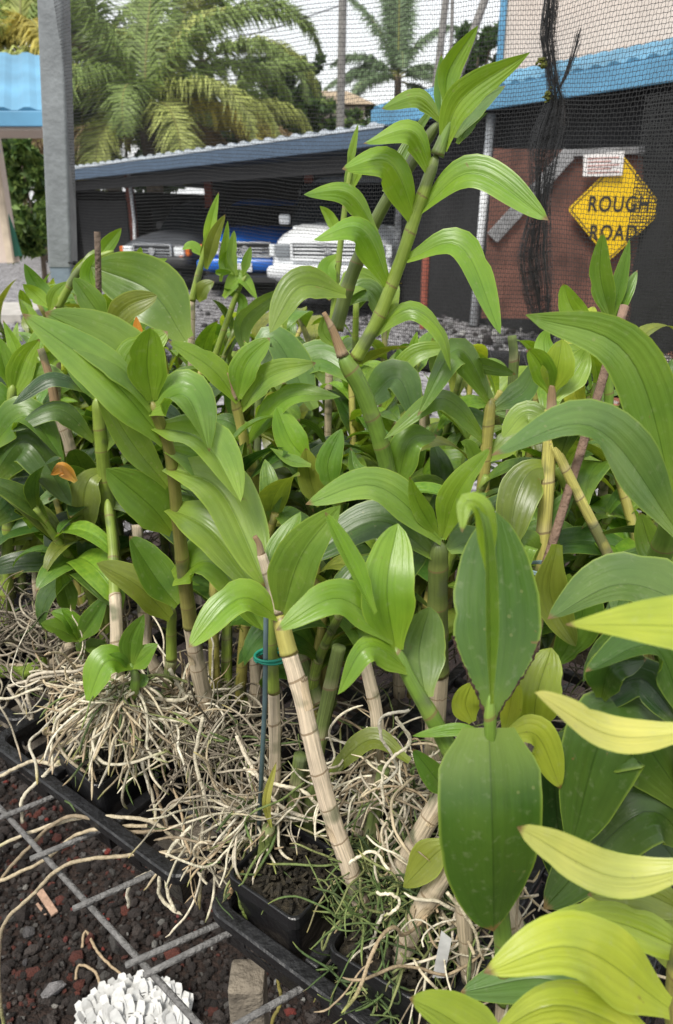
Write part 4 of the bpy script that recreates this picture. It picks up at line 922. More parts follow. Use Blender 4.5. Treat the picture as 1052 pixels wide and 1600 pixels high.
CREAM = [(.78, .72, .58), (.72, .64, .50), (.68, .59, .42), (.78, .71, .54), (.58, .48, .32), (.46, .35, .22), (.74, .68, .52), (.34, .27, .18)]
DULL = [(.34, .29, .22), (.26, .22, .16), (.42, .37, .28), (.18, .15, .11), (.30, .27, .2)]
GRNR = [(.12, .19, .05), (.18, .24, .07), (.07, .11, .03), (.25, .28, .10)]
def root_path(p, d, length, r, grav=.25, kink=.35, step=.0055):
    pts = [V(p)]; d = V(d).normalized(); n = max(5, int(length / step)); drift = rv(r) * .10
    w = rv(r) * kink * .2
    for i in range(n):
        w = w * .78 + rv(r) * kink * .17
        if r.random() < .10: w = w + rv(r) * kink * .75
        d = (d + w + drift * .2 + V((0, 0, -grav * .10))).normalized(); pts.append(pts[-1] + d * step)
    return pts
def root_tube(g, pts, rad, r, cols, n=6):
    m = len(pts); c = r.choice(cols); tipc = r.choice([(.40, .33, .10), (.30, .34, .08), c, c, (.55, .40, .25)])
    k = r.uniform(.75, 1.15); c = tuple(x * k for x in c); co = [tuple(c[j] + (tipc[j] - c[j]) * sst(.8, 1, i / m) for j in range(3)) for i in range(m)]
    rr = [rad * r.uniform(.9, 1.1) * (1 if i < m - 2 else .75 if i == m - 2 else .35) for i in range(m)]
    g.tube(pts, rr, n, co)
def roots(root, c, n, seed, rad=.0019, length=(.06, .17), spread=.03, up=.3, grav=.5, kink=.35, bias=None, green=.12, single=18, zr=(0, .03), cols=None):
    """single root strands as parts, and the rest of the tangle as one part"""
    r = random.Random(seed); G_ = MB()
    for i in range(n):
        a = r.uniform(0, 6.28); d = V((math.cos(a), math.sin(a), r.uniform(-.5, up)))
        if bias: d = d * .55 + V(bias) * r.uniform(.2, 1.0)
        p = V(c) + V((r.gauss(0, spread), r.gauss(0, spread), r.uniform(*zr)))
        pts = root_path(p, d, r.uniform(*length) * (1.3 if i < single else 1), r, grav, kink); cc = GRNR if r.random() < green else (cols or CREAM)
        if i < single: g = MB(); root_tube(g, pts, rad * r.uniform(.9, 1.25), r, cc); g.build('aerial_root', M_ROOT, root, smooth=True)
        else: root_tube(G_, pts, rad * r.uniform(.55, 1.1), r, cc, 5)
    if n > single: tag(G_.build('root_tangle', M_ROOT, root, smooth=True), kind='stuff')
def px_root(root, pts, w=5.5, col=None, name='aerial_root'):
    P3 = [P(*p) for p in pts]; sp = cr(P3, 10 * len(P3)); r = random.Random(int(pts[0][0] * 3 + pts[0][1])); j = V((0, 0, 0)); q = []
    for p in sp: j = j * .7 + rv(r) * .0007; q.append(p + j)
    g = MB(); root_tube(g, q, w / 2 * depth(q[len(q) // 2]) / F, r, [col] if col else CREAM, 8); return g.build(name, M_ROOT, root, smooth=True)
def plant(label, base, canes, leaves, cat='orchid', name='orchid_plant', down=True):
    """base: world point; canes: (pts, w0, w1, col, dry)"""
    root = empty(name, base, label, cat, 'potted orchids on the bench'); cp = [c[0] for c in canes]
    for c in canes: build_cane(root, *c)
    for c in canes:      # the foot of each cane runs on down to its pot
        q = c[0][0]; a = P(*q)
        if not down or a.z < .885 or any(o is not c and min((p[0] - q[0]) ** 2 + (p[1] - q[1]) ** 2 for p in o[0]) < 900 for o in canes): continue
        r_ = c[1] * .44 * depth(a) / F; d = (a - P(*c[0][1])).normalized(); d = V((d.x * .25, d.y * .25, -1)).normalized(); sp = cr([a + V((0, 0, .004)), a + d * (a.z - .85) * .5, a + d * (a.z - .85)], 24)
        o = MB().tube(sp, [r_ * (1 - .15 * i / 23) for i in range(24)], 12).build('cane_foot', M_DRY, root, smooth=True); o.color = (.40, .33, .22, 1)
    for d in leaves: build_leaf(root, d, cp)
    return root
# ---------------- the orchids one can tell apart ----------------
# arching left plant with large swept leaves
pA = plant('orchid with large swept leaves along one olive cane, left of the tied stake', G(352, 1190, .86),
  [([(357, 1192, .83), (318, 1080, .80), (298, 975, .77)], 30, 27, 'dry', True), ([(298, 978, .77), (287, 890, .745), (277, 800, .725), (266, 710, .705), (238, 628, .69)], 27, 20, 'ol', False)],
  [L([(258, 690), (170, 590, -.03), (35, 490, -.05)], 92, 'G', 25, 14, .3, curl=-.1),
   L([(240, 640), (190, 560, .0), (70, 488, -.02)], 88, 'G', 35, 20, .4),
   L([(234, 630), (205, 565, .0), (262, 518, .02)], 60, 'b', 5, 8, .0, wav=.1),
   L([(238, 625), (230, 570, -.01), (235, 512, -.02)], 66, 'b', -5, 16, .1),
   L([(236, 640), (290, 618, -.02), (327, 706, -.05)], 78, 'G', 42, 12, .4),
   L([(246, 668), (318, 690, -.03), (376, 784, -.07)], 74, 'G', 40, 22, .5),
   L([(262, 730), (345, 768, -.03), (417, 918, -.08)], 84, 'G', 30, 24, .5),
   L([(258, 700), (330, 730, .01), (372, 780, -.01)], 64, 'm', 30, 14, .4),
   L([(268, 830), (235, 790, -.02), (166, 732, -.05)], 76, 'G', 22, 20, .4),
   L([(266, 795), (330, 830, -.03), (402, 925, -.06)], 80, 'G', 28, 26, .4),
   L([(262, 760), (205, 690, -.01), (146, 592, -.02)], 52, 'G', 20, 20, .6),
   L([(278, 945), (245, 905, .0), (202, 838, .0)], 66, 'm', 20, 22, .3),
   L([(273, 905), (335, 880, -.02), (412, 985, -.06)], 84, 'b', 35, 22, .4),
   L([(279, 880), (330, 870, .02), (398, 895, .04)], 55, 'm', 30, 12, .5)])
# keiki cane left: grey node stalk with the striped olive leaf
pB = plant('orchid with a striped olive leaf on a short jointed cane right of the plantlet', G(250, 1150, .86),
  [([(258, 1150, .86), (262, 1080, .85), (268, 1030, .84)], 22, 20, 'dk', True), ([(268, 1030, .84), (268, 985, .84), (270, 950, .83)], 20, 16, 'gr', False)],
  [L([(266, 965), (215, 915, -.02), (151, 880, -.03)], 60, 's', 30, 14, .2, Y=.82),
   L([(268, 960), (262, 930, .01), (300, 880, .03)], 40, 'm', 20, 16, .4)])
# plantlets on the root cluster
pC = plant('sprouting plantlet with three glossy leaves above the pale hanging root cluster', G(205, 1150, .86),
  [([(175, 1150, .84), (178, 1100, .81), (185, 1075, .79)], 26, 22, 'dry', True), ([(183, 1100, .765), (205, 1088, .76), (212, 1060, .76), (204, 1036, .76)], 22, 14, 'gg', False), ([(185, 1075, .82), (182, 960, .86), (180, 930, .88)], 24, 21, 'dry', True), ([(180, 933, .88), (176, 850, .92), (168, 780, .95)], 21, 15, 'gr', False)],
  [L([(206, 1040), (165, 1035, -.02), (136, 1100, -.04)], 56, 'b', 25, 14, .5), L([(204, 1040), (205, 1000, .0), (225, 960, .0)], 40, 'm', -10, 16, .7),
   L([(206, 1042), (222, 1030, .0), (247, 1006, .0)], 36, 'm', 20, 20, .7), L([(203, 1042), (190, 1030, -.01), (170, 1022, -.02)], 20, 'm', 30, 20, .8),
   L([(212, 1075), (225, 1062, .01), (218, 1052, .01)], 18, 'm', 20, 10, .8)], down=False)
pD = plant('small plantlet with a tuft of dark glossy leaves left of the sprouting plantlet', G(130, 1100, .86),
  [([(150, 1075, .93), (135, 1035, .92), (122, 1000, .91)], 24, 16, 'gg', False)],
  [L([(122, 1000), (95, 985, -.01), (64, 974, -.02)], 34, 'm', 40, 20, .6), L([(122, 1000), (145, 970, .0), (170, 928, .0)], 38, 'm', 10, 22, .7),
   L([(122, 998), (105, 965, .0), (80, 955, .01)], 30, 'm', 30, 20, .7), L([(124, 998), (118, 975, .0), (96, 952, .0)], 24, 'b', 30, 20, .7),
   L([(128, 1010), (150, 1010, .01), (165, 1002, .02)], 28, 'm', 30, 10, .5)])
# main papery cane, centre
pE = plant('orchid with a thick pinkish papery cane beside a teal stake', G(470, 1390, .865),
  [([(578, 1450, .545), (548, 1360, .55), (520, 1280, .56), (495, 1190, .572), (472, 1090, .59), (452, 1020, .605)], 33, 30, 'pink', True), ([(452, 1022, .605), (443, 985, .612), (437, 955, .62)], 33, 30, 'yel', False),
   ([(437, 957, .62), (425, 915, .625), (409, 866, .63)], 27, 17, 'dry', True), ([(409, 868, .63), (405, 850, .63), (398, 838, .63)], 14, 9, 'br', True),
   ([(424, 1320, .66), (430, 1200, .66), (428, 1080, .665)], 22, 21, 'dry', True), ([(428, 1082, .665), (425, 990, .67), (420, 900, .68)], 21, 18, 'gr', False),
   ([(408, 1380, .625), (414, 1330, .62), (420, 1292, .62)], 28, 22, 'dk', True), ([(480, 1320, .67), (495, 1180, .68), (530, 1010, .70)], 30, 24, 'dk', True),
   ([(445, 1390, .66), (455, 1300, .665), (470, 1180, .67)], 28, 26, 'dk', True)],
  [L([(438, 966), (375, 935, -.02), (295, 1012, -.05)], 56, 'b', 35, 18, .4),
   L([(440, 965), (470, 870, -.03), (532, 790, -.05)], 84, 'G', 15, 16, .5),
   L([(420, 905), (440, 860, .02), (470, 800, .04)], 50, 'm', 15, 16, .5),
   L([(424, 1295), (416, 1250, .0), (432, 1190, .0)], 14, 'p', 10, 30, .6)])
st = MB().tube([P(417, 880, .655), P(414, 1100, .645), P(404, 1312, .635)], [.0026] * 3, 8).build('plant_stake', material('teal_coated_wire', (.075, .12, .13), .5, .2, 60), smooth=True); tag(st, 'teal grey coated stake tied with green tape to the centre cane', 'stake')
g = MB(); a = P(423, 1027, .655); c_ = []
for k in range(40): an = k * .42; c_.append(a + V((.0165 * math.cos(an), .013 * math.sin(an), .0045 * math.sin(k * .13) + k * .00016 - .003)))
g.tube(c_, .0016, 5); tag(g.build('green_tie', material('green_tape', (.01, .22, .15), .5), smooth=True), 'green plastic tie wrapped round the centre cane and its stake', 'tie')
# short green shoot, centre right
pF = plant('short green shoot with broad upright leaves right of the pinkish cane', G(640, 1330, .865),
  [([(705, 1175, .47), (672, 1115, .475), (640, 1060, .48), (618, 1010, .485)], 34, 22, 'gg', False), ([(612, 1530, .5), (650, 1440, .5), (690, 1370, .5), (745, 1290, .5)], 38, 34, 'dry', True), ([(590, 1450, .55), (620, 1370, .55), (700, 1230, .55), (750, 1150, .55)], 34, 34, 'dry', True),
   ([(520, 1420, .60), (560, 1380, .60), (600, 1200, .62)], 26, 22, 'dk', True), ([(560, 1300, .64), (590, 1150, .66), (570, 1030, .68)], 28, 22, 'dry', True)],
  [L([(618, 1015), (605, 920, .0), (622, 818, .03)], 92, 'b', 5, 16, .15), L([(585, 960), (545, 880, .0), (508, 800, .0)], 26, 'b', 60, 40, .5, Y=.46),
   L([(615, 1000), (530, 935, -.01), (432, 985, -.03)], 64, 'b', 35, 10, .6), L([(665, 1090), (655, 1020, .02), (672, 948, .03)], 90, 'g', 5, 10, .05),
   L([(645, 1050), (575, 1010, -.02), (528, 1085, -.03)], 46, 'b', 40, -16, .4), L([(700, 1240), (672, 1205, -.01), (645, 1170, -.01)], 44, 'm', 10, 14, .6),
   L([(708, 1318), (680, 1335, .0), (630, 1386, .0)], 62, 's', 15, 16, .6), L([(640, 1190), (580, 1155, .02), (512, 1212, .02)], 36, 's', 30, 14, .5)])
# big foreground plant with the huge hanging leaf
pG = plant('orchid with a huge hanging leaf and a huge upright leaf scorched brown at its foot', G(770, 1440, .865),
  [([(790, 1560, .42), (785, 1450, .41), (772, 1300, .40), (766, 1150, .39), (767, 1085, .392)], 36, 20, 'gg', False), ([(830, 1500, .46), (800, 1440, .46), (770, 1340, .46)], 40, 36, 'dry', True)],
  [L([(766, 1140), (776, 980, .03), (775, 800, .06)], 150, 'M', 3, 18, .05, Y=.40, bb=.06, rise=.5), L([(764, 1138), (770, 1300, -.03), (772, 1455, -.02)], 176, 'M', 5, -14, .28, bb=.45, rise=.18),
   L([(790, 1150), (840, 1150, .02), (876, 1232, .02)], 60, 'y', 20, 12, .5, Y=.42), L([(835, 1150), (838, 1090, .0), (862, 1012, .02)], 80, 'y', 10, 12, .0, Y=.50),
   L([(738, 1128), (728, 1100, .0), (738, 1066, .0)], 50, 'y', 10, 14, .3, Y=.52), L([(790, 1140), (800, 1080, .0), (790, 1040, .0)], 44, 'y', 20, 14, .4, Y=.50),
   L([(760, 1150), (720, 1140, .0), (645, 1150, .0)], 22, 'b', 20, 10, .5, Y=.46),
   L([(722, 800), (740, 782, .0), (762, 850, -.005), (768, 1100, .0)][::-1], 21, 'm', 35, 38, .0, Y=.355), L([(766, 900), (760, 800, .0), (728, 782, .0), (722, 832, -.01)], 34, 'b', 30, -24, .5, Y=.352)])
# brown scorched rim runs along both edges near the foot of the upright leaf
lf = [o for o in pG.children if o.name.startswith('leaf')][0]; mv = [v.co.copy() + parent_loc(pG) for v in lf.data.vertices]; r = random.Random(3)
for e in (0, 10):
    ed = cr([mv[i * 11 + e] for i in range(1, 9)], 40); g = MB(); g.tube([p + rv(r) * .0005 for p in ed], [.0004 + .0011 * abs(NZ.noise(V((i * .3, e, 0)))) * 2.2 for i in range(40)], 6)
    g.build('scorched_rim', bpy.data.materials.get('scorched_brown') or material('scorched_brown', (.05, .025, .015), .9, .5, 200, bump=.6, bscale=300), pG)
# tall orchid
pH = plant('tallest orchid reaching up against the net with arching leaves along its cane', G(612, 800, .93),
  [([(618, 800, .88), (600, 710, .87), (570, 620, .86), (534, 552, .855)], 28, 32, 'gg', False), ([(536, 556, .855), (520, 515, .855), (506, 488, .855)], 22, 8, 'br', True),
   ([(556, 560, .86), (590, 500, .855), (625, 410, .85), (655, 320, .845), (683, 240, .84)], 25, 21, 'gr', False), ([(683, 243, .84), (700, 200, .84), (712, 170, .84)], 24, 16, 'gg', False),
   ([(525, 515, .93), (550, 430, .93), (595, 330, .92), (640, 260, .91), (686, 190, .90)], 26, 20, 'dk', False)],
  [L([(697, 165), (702, 110, .0), (747, 40, -.01)], 37, 'b', 12, 26, .8), L([(690, 190), (688, 140, .01), (690, 84, .01)], 23, 'm', 20, 20, .8, Y=.87),
   L([(692, 235), (722, 155, -.01), (828, 82, -.03)], 55, 'b', 8, 16, .9), L([(710, 215), (745, 165, .02), (790, 134, .03)], 40, 'g', 20, 16, .8, Y=.87), L([(715, 225), (735, 195, .02), (762, 176, .02)], 23, 'm', 20, 16, .8, Y=.87),
   L([(692, 190), (655, 152, -.01), (597, 170, -.03)], 30, 'b', 40, -14, .6), L([(676, 276), (645, 205, -.02), (568, 224, -.05)], 42, 'b', 35, -22, .6),
   L([(652, 352), (610, 255, -.03), (535, 264, -.06)], 55, 'b', 32, -22, .6), L([(656, 330), (740, 270, -.02), (857, 344, -.06)], 49, 'b', 38, 14, .4),
   L([(636, 405), (720, 385, -.02), (782, 522, -.05)], 51, 'b', 32, 14, .4), L([(590, 365), (545, 302, -.02), (475, 304, -.04)], 37, 'b', 35, -18, .6, Y=.90),
   L([(610, 448), (565, 358, -.03), (490, 375, -.05)], 49, 'b', 34, -22, .6), L([(540, 460), (470, 448, -.02), (422, 520, -.04)], 53, 'G', 32, 18, .5, Y=.90),
   L([(580, 525), (640, 482, -.01), (690, 520, -.02), (705, 580, -.02)], 35, 'b', 35, -14, .5), L([(535, 470), (560, 440, .03), (600, 455, .04)], 44, 'G', 30, 14, .4, Y=.95),
   L([(530, 480), (575, 455, .01), (600, 500, .03)], 40, 'g', 30, 14, .4, Y=.96), L([(700, 200), (712, 185, .02), (740, 160, .03)], 23, 'm', 20, 16, .8, Y=.87),
   L([(524, 540), (506, 520, .0), (508, 488, .0)], 23, 'm', 10, 20, .8), L([(600, 300), (640, 225, .02), (690, 150, .02)], 21, 'm', 20, 22, .8, Y=.91),
   L([(618, 770), (560, 740, .0), (548, 700, .02)], 35, 'm', 25, 18, .5), L([(620, 765), (640, 690, .0), (683, 680, .02)], 58, 'm', 20, 12, .5)])
# centre-left yellowish shoot
pI = plant('orchid with a yellowish cane and four spreading tip leaves, centre left behind the swept leaves', G(398, 900, .93),
  [([(402, 900, .99), (398, 760, .98), (382, 690, .97), (365, 615, .96)], 24, 17, 'yel', False), ([(368, 625, .955), (360, 600, .955), (356, 582, .955)], 9, 5, 'br', True)],
  [L([(372, 622), (385, 570, .0), (422, 528, .0)], 50, 'b', 12, 14, .3), L([(378, 640), (420, 590, -.01), (494, 567, -.03)], 42, 'G', 30, 16, .5),
   L([(388, 690), (450, 622, -.02), (532, 620, -.04)], 40, 'b', 32, 18, .6), L([(372, 628), (330, 575, -.01), (263, 533, -.02)], 44, 'b', 30, 16, .5),
   L([(392, 700), (360, 660, .01), (330, 655, .02)], 30, 'm', 30, 16, .5), L([(395, 740), (455, 720, -.01), (490, 800, -.03)], 36, 'm', 40, 16, .5), L([(398, 780), (430, 740, .0), (478, 770, -.02)], 34, 's', 40, 16, .5), L([(484, 722), (455, 690, .0), (432, 636, .01)], 54, 'b', 10, 20, .3, Y=.93), L([(486, 728), (450, 718, .0), (422, 700, .0)], 22, 'G', 35, 14, .6, Y=.91),
   L([(520, 768), (513, 725, .0), (534, 670, .01)], 46, 'm', 8, 14, .5, Y=.88), L([(500, 790), (485, 750, .0), (478, 700, .0)], 44, 's', 15, 20, .4, Y=.92), L([(490, 640), (430, 530, .03), (400, 560, .02)], 60, 'g', 35, 16, .4, Y=1.0), L([(560, 600), (500, 560, .03), (440, 600, .0)], 60, 'm', 35, 16, .4, Y=1.02)])
# left back with huge dark leaf
pJ = plant('orchid with one huge dark leaf behind a brown twig stake, upper left', G(150, 700, .95),
  [([(160, 700, 1.14), (185, 600, 1.12), (210, 540, 1.10)], 22, 18, 'gr', False), ([(90, 480, 1.20), (128, 418, 1.20), (178, 392, 1.20)], 16, 12, 'gr', False)],
  [L([(290, 532), (235, 455, .02), (142, 416, .04)], 112, 'm', 5, 8, .3, Y=1.12), L([(165, 505), (140, 470, -.01), (115, 434, -.02)], 44, 'G', 15, 18, .3, Y=1.06), L([(168, 515), (200, 480, -.01), (246, 462, -.01)], 46, 's', 15, 12, .2, Y=1.05),
   L([(150, 455), (140, 430, .0), (150, 395, .0)], 34, 'b', 10, 14, .4, Y=1.16), L([(155, 400), (172, 378, .0), (190, 356, .0)], 24, 'b', 10, 14, .7, Y=1.2), L([(92, 478), (60, 450, .0), (38, 412, -.01)], 30, 'm', 20, 18, .7, Y=1.2),
   L([(76, 480), (55, 460, .0), (36, 444, -.01)], 26, 'b', 20, 14, .6, Y=1.12), L([(78, 488), (85, 460, .0), (104, 440, .0)], 20, 'b', 20, 14, .6, Y=1.12), L([(222, 535), (215, 515, .0), (213, 494, .0)], 18, 'o', 10, 10, .8, Y=.98),
   L([(222, 420), (218, 400, .0), (220, 386, .0)], 14, 'b', 10, 10, .1, Y=1.2), L([(232, 425), (242, 412, .0), (262, 404, .0)], 10, 'b', 20, 10, .4, Y=1.2)])
o = MB().tube(cr([P(152, 362, 1.10), P(154, 430, 1.10), P(160, 700, 1.13), P(160, 700, 1.13) + V((0, 0, -.28))], 18), .0045, 8).build('twig_stake', material('brown_twig', (.12, .085, .06), .85, .4, 60, bump=.5, bscale=150), smooth=True); tag(o, 'brown twig stake rising in front of the huge dark leaf, upper left', 'stake')
# far centre shoots with spotted leaf
pK = plant('orchid shoot with a brown spotted leaf rising in front of the blue pickup', G(330, 640, .97),
  [([(300, 470, 1.34), (318, 400, 1.34), (330, 370, 1.34)], 13, 10, 'gr', False), ([(335, 560, 1.36), (370, 460, 1.36), (385, 430, 1.36)], 12, 9, 'gr', False)],
  [L([(322, 400), (330, 350, .0), (342, 300, .0)], 20, 'b', 10, 20, .8), L([(322, 420), (335, 370, -.01), (352, 335, -.02)], 24, 's', 10, 14, .6), L([(316, 415), (322, 380, .0), (324, 360, .0)], 14, 's', 10, 14, .6),
   L([(345, 440), (352, 390, .0), (356, 345, .0)], 16, 'b', 20, 18, .7), L([(318, 400), (300, 385, .0), (285, 390, -.01)], 18, 'b', 30, 14, .6), L([(370, 430), (362, 400, .0), (366, 360, .0)], 18, 'G', 10, 14, .3),
   L([(366, 428), (350, 410, .0), (358, 390, .0)], 22, 'b', 10, 14, .4), L([(380, 430), (388, 400, .0), (392, 385, .0)], 16, 'm', 20, 14, .6), L([(350, 465), (375, 435, .0), (402, 468, -.01)], 26, 'b', 35, 14, .5),
   L([(310, 470), (320, 450, -.01), (335, 440, -.01)], 26, 's', 30, 14, .5), L([(345, 430), (340, 425, .0), (362, 425, 0)], 12, 'b', 30, 14, .5), L([(292, 500), (280, 470, .0), (282, 460, .0)], 24, 'm', 10, 14, .3),
   L([(370, 500), (380, 470, .0), (350, 450, .0)], 18, 'm', 30, 14, .5), L([(385, 560), (380, 500, .0), (452, 447, .0)], 34, 'g', 30, 20, .7, Y=1.2)])
# left-middle plants
pL = plant('orchid with dark narrow leaves and an orange leaf at the far left', G(120, 900, .9),
  [([(125, 790, 1.08), (110, 700, 1.08), (88, 640, 1.08)], 22, 18, 'dry', True), ([(88, 640, 1.08), (78, 590, 1.08), (64, 545, 1.08)], 17, 12, 'br', True), ([(178, 880, 1.02), (165, 760, 1.01), (152, 620, 1.0)], 28, 22, 'gr', False),
   ([(185, 960, 1.03), (182, 910, 1.02), (178, 880, 1.02)], 28, 28, 'dry', True)],
  [L([(148, 688), (90, 640, -.02), (17, 674, -.04)], 40, 'd', 25, -12, .5), L([(140, 612), (80, 590, -.01), (20, 632, -.03)], 26, 'k', 40, -16, .6), L([(162, 765), (110, 755, -.01), (45, 796, -.03)], 26, 'g', 30, -14, .4),
   L([(165, 700), (190, 660, -.01), (230, 725, -.03)], 50, 'g', 30, 20, .4), L([(160, 735), (135, 760, -.02), (128, 850, -.03)], 56, 's', 10, 12, .4), L([(158, 800), (130, 785, -.01), (102, 798, -.02)], 24, 'm', 30, 14, .5),
   L([(168, 830), (125, 850, .0), (120, 860, -.01)], 36, 'm', 20, 10, .4), L([(170, 855), (140, 830, -.02), (130, 895, -.03)], 36, 'd', 20, -16, .2), L([(175, 790), (215, 785, .0), (228, 820, -.01)], 44, 'k', 20, 10, .4),
   L([(178, 850), (160, 840, .02), (175, 838, .02)], 12, 'b', 20, 10, .4), L([(120, 752), (98, 728, .0), (79, 742, -.01)], 27, 'o', 35, -30, .1, Y=.93), L([(153, 640), (185, 595, .0), (224, 640, -.02)], 40, 'g', 30, 16, .4), L([(150, 625), (130, 600, .0), (104, 575, .0)], 22, 'm', 30, 16, .6), L([(100, 770), (88, 830, .0), (112, 870, -.01)], 44, 'd', 10, 14, .3, Y=1.1),
   L([(112, 960), (100, 920, .0), (92, 890, .0)], 38, 'm', 20, 12, .2, Y=.96)])
# crown centre
pM = plant('orchid crown with a star of pointed leaves below the tall orchid', G(685, 1020, .88),
  [([(684, 1050, .70), (684, 940, .68), (686, 845, .67)], 40, 34, 'dk', False)],
  [L([(690, 845), (590, 760, -.02), (478, 788, -.05)], 62, 'G', 35, 10, .5), L([(692, 840), (715, 770, -.01), (768, 698, -.02)], 52, 'b', 15, 24, .8), L([(682, 835), (655, 790, -.01), (640, 745, -.02)], 34, 'b', 15, 20, .9),
   L([(690, 842), (720, 800, .01), (760, 770, .03)], 36, 'm', 25, 20, .7), L([(680, 870), (590, 815, .02), (470, 880, .0)], 66, 'd', 35, 14, .5), L([(690, 870), (660, 850, .02), (600, 940, .02)], 50, 'd', 20, 14, .4),
   L([(700, 860), (735, 850, .02), (740, 900, .0)], 60, 'g', 25, 10, .4)])
# centre right, yellow canes
pN = plant('orchid with downward arching leaves on a yellowish cane in front of the rolled net', G(755, 860, .92),
  [([(752, 860, .90), (755, 760, .90), (762, 680, .90), (768, 622, .90)], 24, 20, 'yel', False), ([(800, 620, 1.0), (803, 560, 1.0), (800, 525, 1.0)], 18, 16, 'dk', True)],
  [L([(768, 628), (715, 545, -.02), (652, 650, -.05)], 50, 'm', 35, -20, .4), L([(762, 692), (690, 622, -.02), (600, 686, -.05)], 40, 'm', 38, -12, .5), L([(768, 622), (740, 570, .01), (806, 585, .0)], 30, 'g', 40, 10, .5),
   L([(770, 640), (820, 610, .0), (840, 560, .0)], 44, 'g', 25, 16, .5), L([(755, 745), (735, 700, -.01), (720, 690, -.02)], 28, 'm', 30, 10, .5), L([(758, 720), (800, 690, .0), (830, 640, .02)], 44, 'G', 25, 16, .5),
   L([(762, 700), (745, 660, .02), (700, 640, .03)], 40, 'd', 30, 10, .5)])
# right plant with heart leaf
pO = plant('orchid with a heart shaped yellow green tip leaf on a papery cane', G(845, 1000, .9),
  [([(835, 980, .71), (848, 850, .72), (856, 740, .735), (862, 640, .745)], 28, 24, 'yel', True), ([(862, 642, .745), (862, 620, .745), (862, 600, .745)], 18, 14, 'br', True)],
  [L([(860, 612), (845, 570, -.01), (826, 545, -.02)], 42, 'b', 5, 20, .1), L([(862, 612), (872, 570, -.01), (878, 530, -.01)], 56, 'y', -8, 12, .1), L([(862, 600), (850, 540, .02), (858, 512, .02)], 40, 'b', 5, 10, .5),
   L([(866, 625), (905, 570, .02), (918, 540, .02)], 56, 'G', 10, 22, .6), L([(862, 664), (822, 646, .02), (786, 684, .0)], 50, 'G', 20, -10, .4), L([(866, 730), (828, 738, -.01), (804, 790, -.03), (796, 870, -.05)], 74, 's', 15, -12, .4),
   L([(845, 860), (860, 820, .02), (900, 760, .03)], 40, 'm', 20, 20, .6), L([(842, 880), (820, 850, -.02), (812, 900, -.03)], 50, 'G', 30, 10, .4)])
o = MB().tube(cr([P(976, 478, .80), P(915, 680, .75), P(838, 930, .68), P(838, 930, .68) + (P(838, 930, .68) - P(915, 680, .75)) * .55], 18), [.0048] * 18, 9).build('wooden_stake', material('reddish_bamboo', (.19, .12, .085), .8, .4, 40, bump=.5, bscale=120), smooth=True); tag(o, 'reddish brown wooden stake slanting between the heart leaf and the long arching leaves', 'stake')
g = MB(); c_ = []; a = P(850, 889, .685)
for k in range(46): an = k * .42; c_.append(a + V((.019 * math.cos(an), .014 * math.sin(an), .002 * math.sin(k * .37))))
g.tube(c_, .0012, 5); tag(g.build('string_tie', material('grey_blue_string', (.16, .24, .25), .8)), 'grey blue string tied round the reddish stake and a papery cane', 'tie')
# far right upright shoot
pP = plant('orchid shoot with upright pointed leaves in front of the yellow sign', G(955, 640, .95),
  [([(950, 700, 1.05), (952, 600, 1.05), (955, 490, 1.05)], 18, 14, 'gg', False)],
  [L([(955, 500), (938, 430, -.01), (942, 362, -.02)], 40, 'm', 8, 18, .6), L([(956, 500), (970, 440, .0), (984, 374, .0)], 26, 'm', 20, 24, .9), L([(958, 505), (975, 465, .0), (996, 422, .01)], 26, 'm', 20, 24, .8),
   L([(952, 505), (945, 470, .0), (940, 430, .01)], 22, 'm', 20, 24, .8), L([(920, 520), (893, 480, .0), (880, 443, .0)], 42, 'b', 8, 14, .3, Y=1.0), L([(905, 560), (915, 510, .0), (928, 478, .02)], 40, 'y', 20, 18, .6, Y=1.0)])
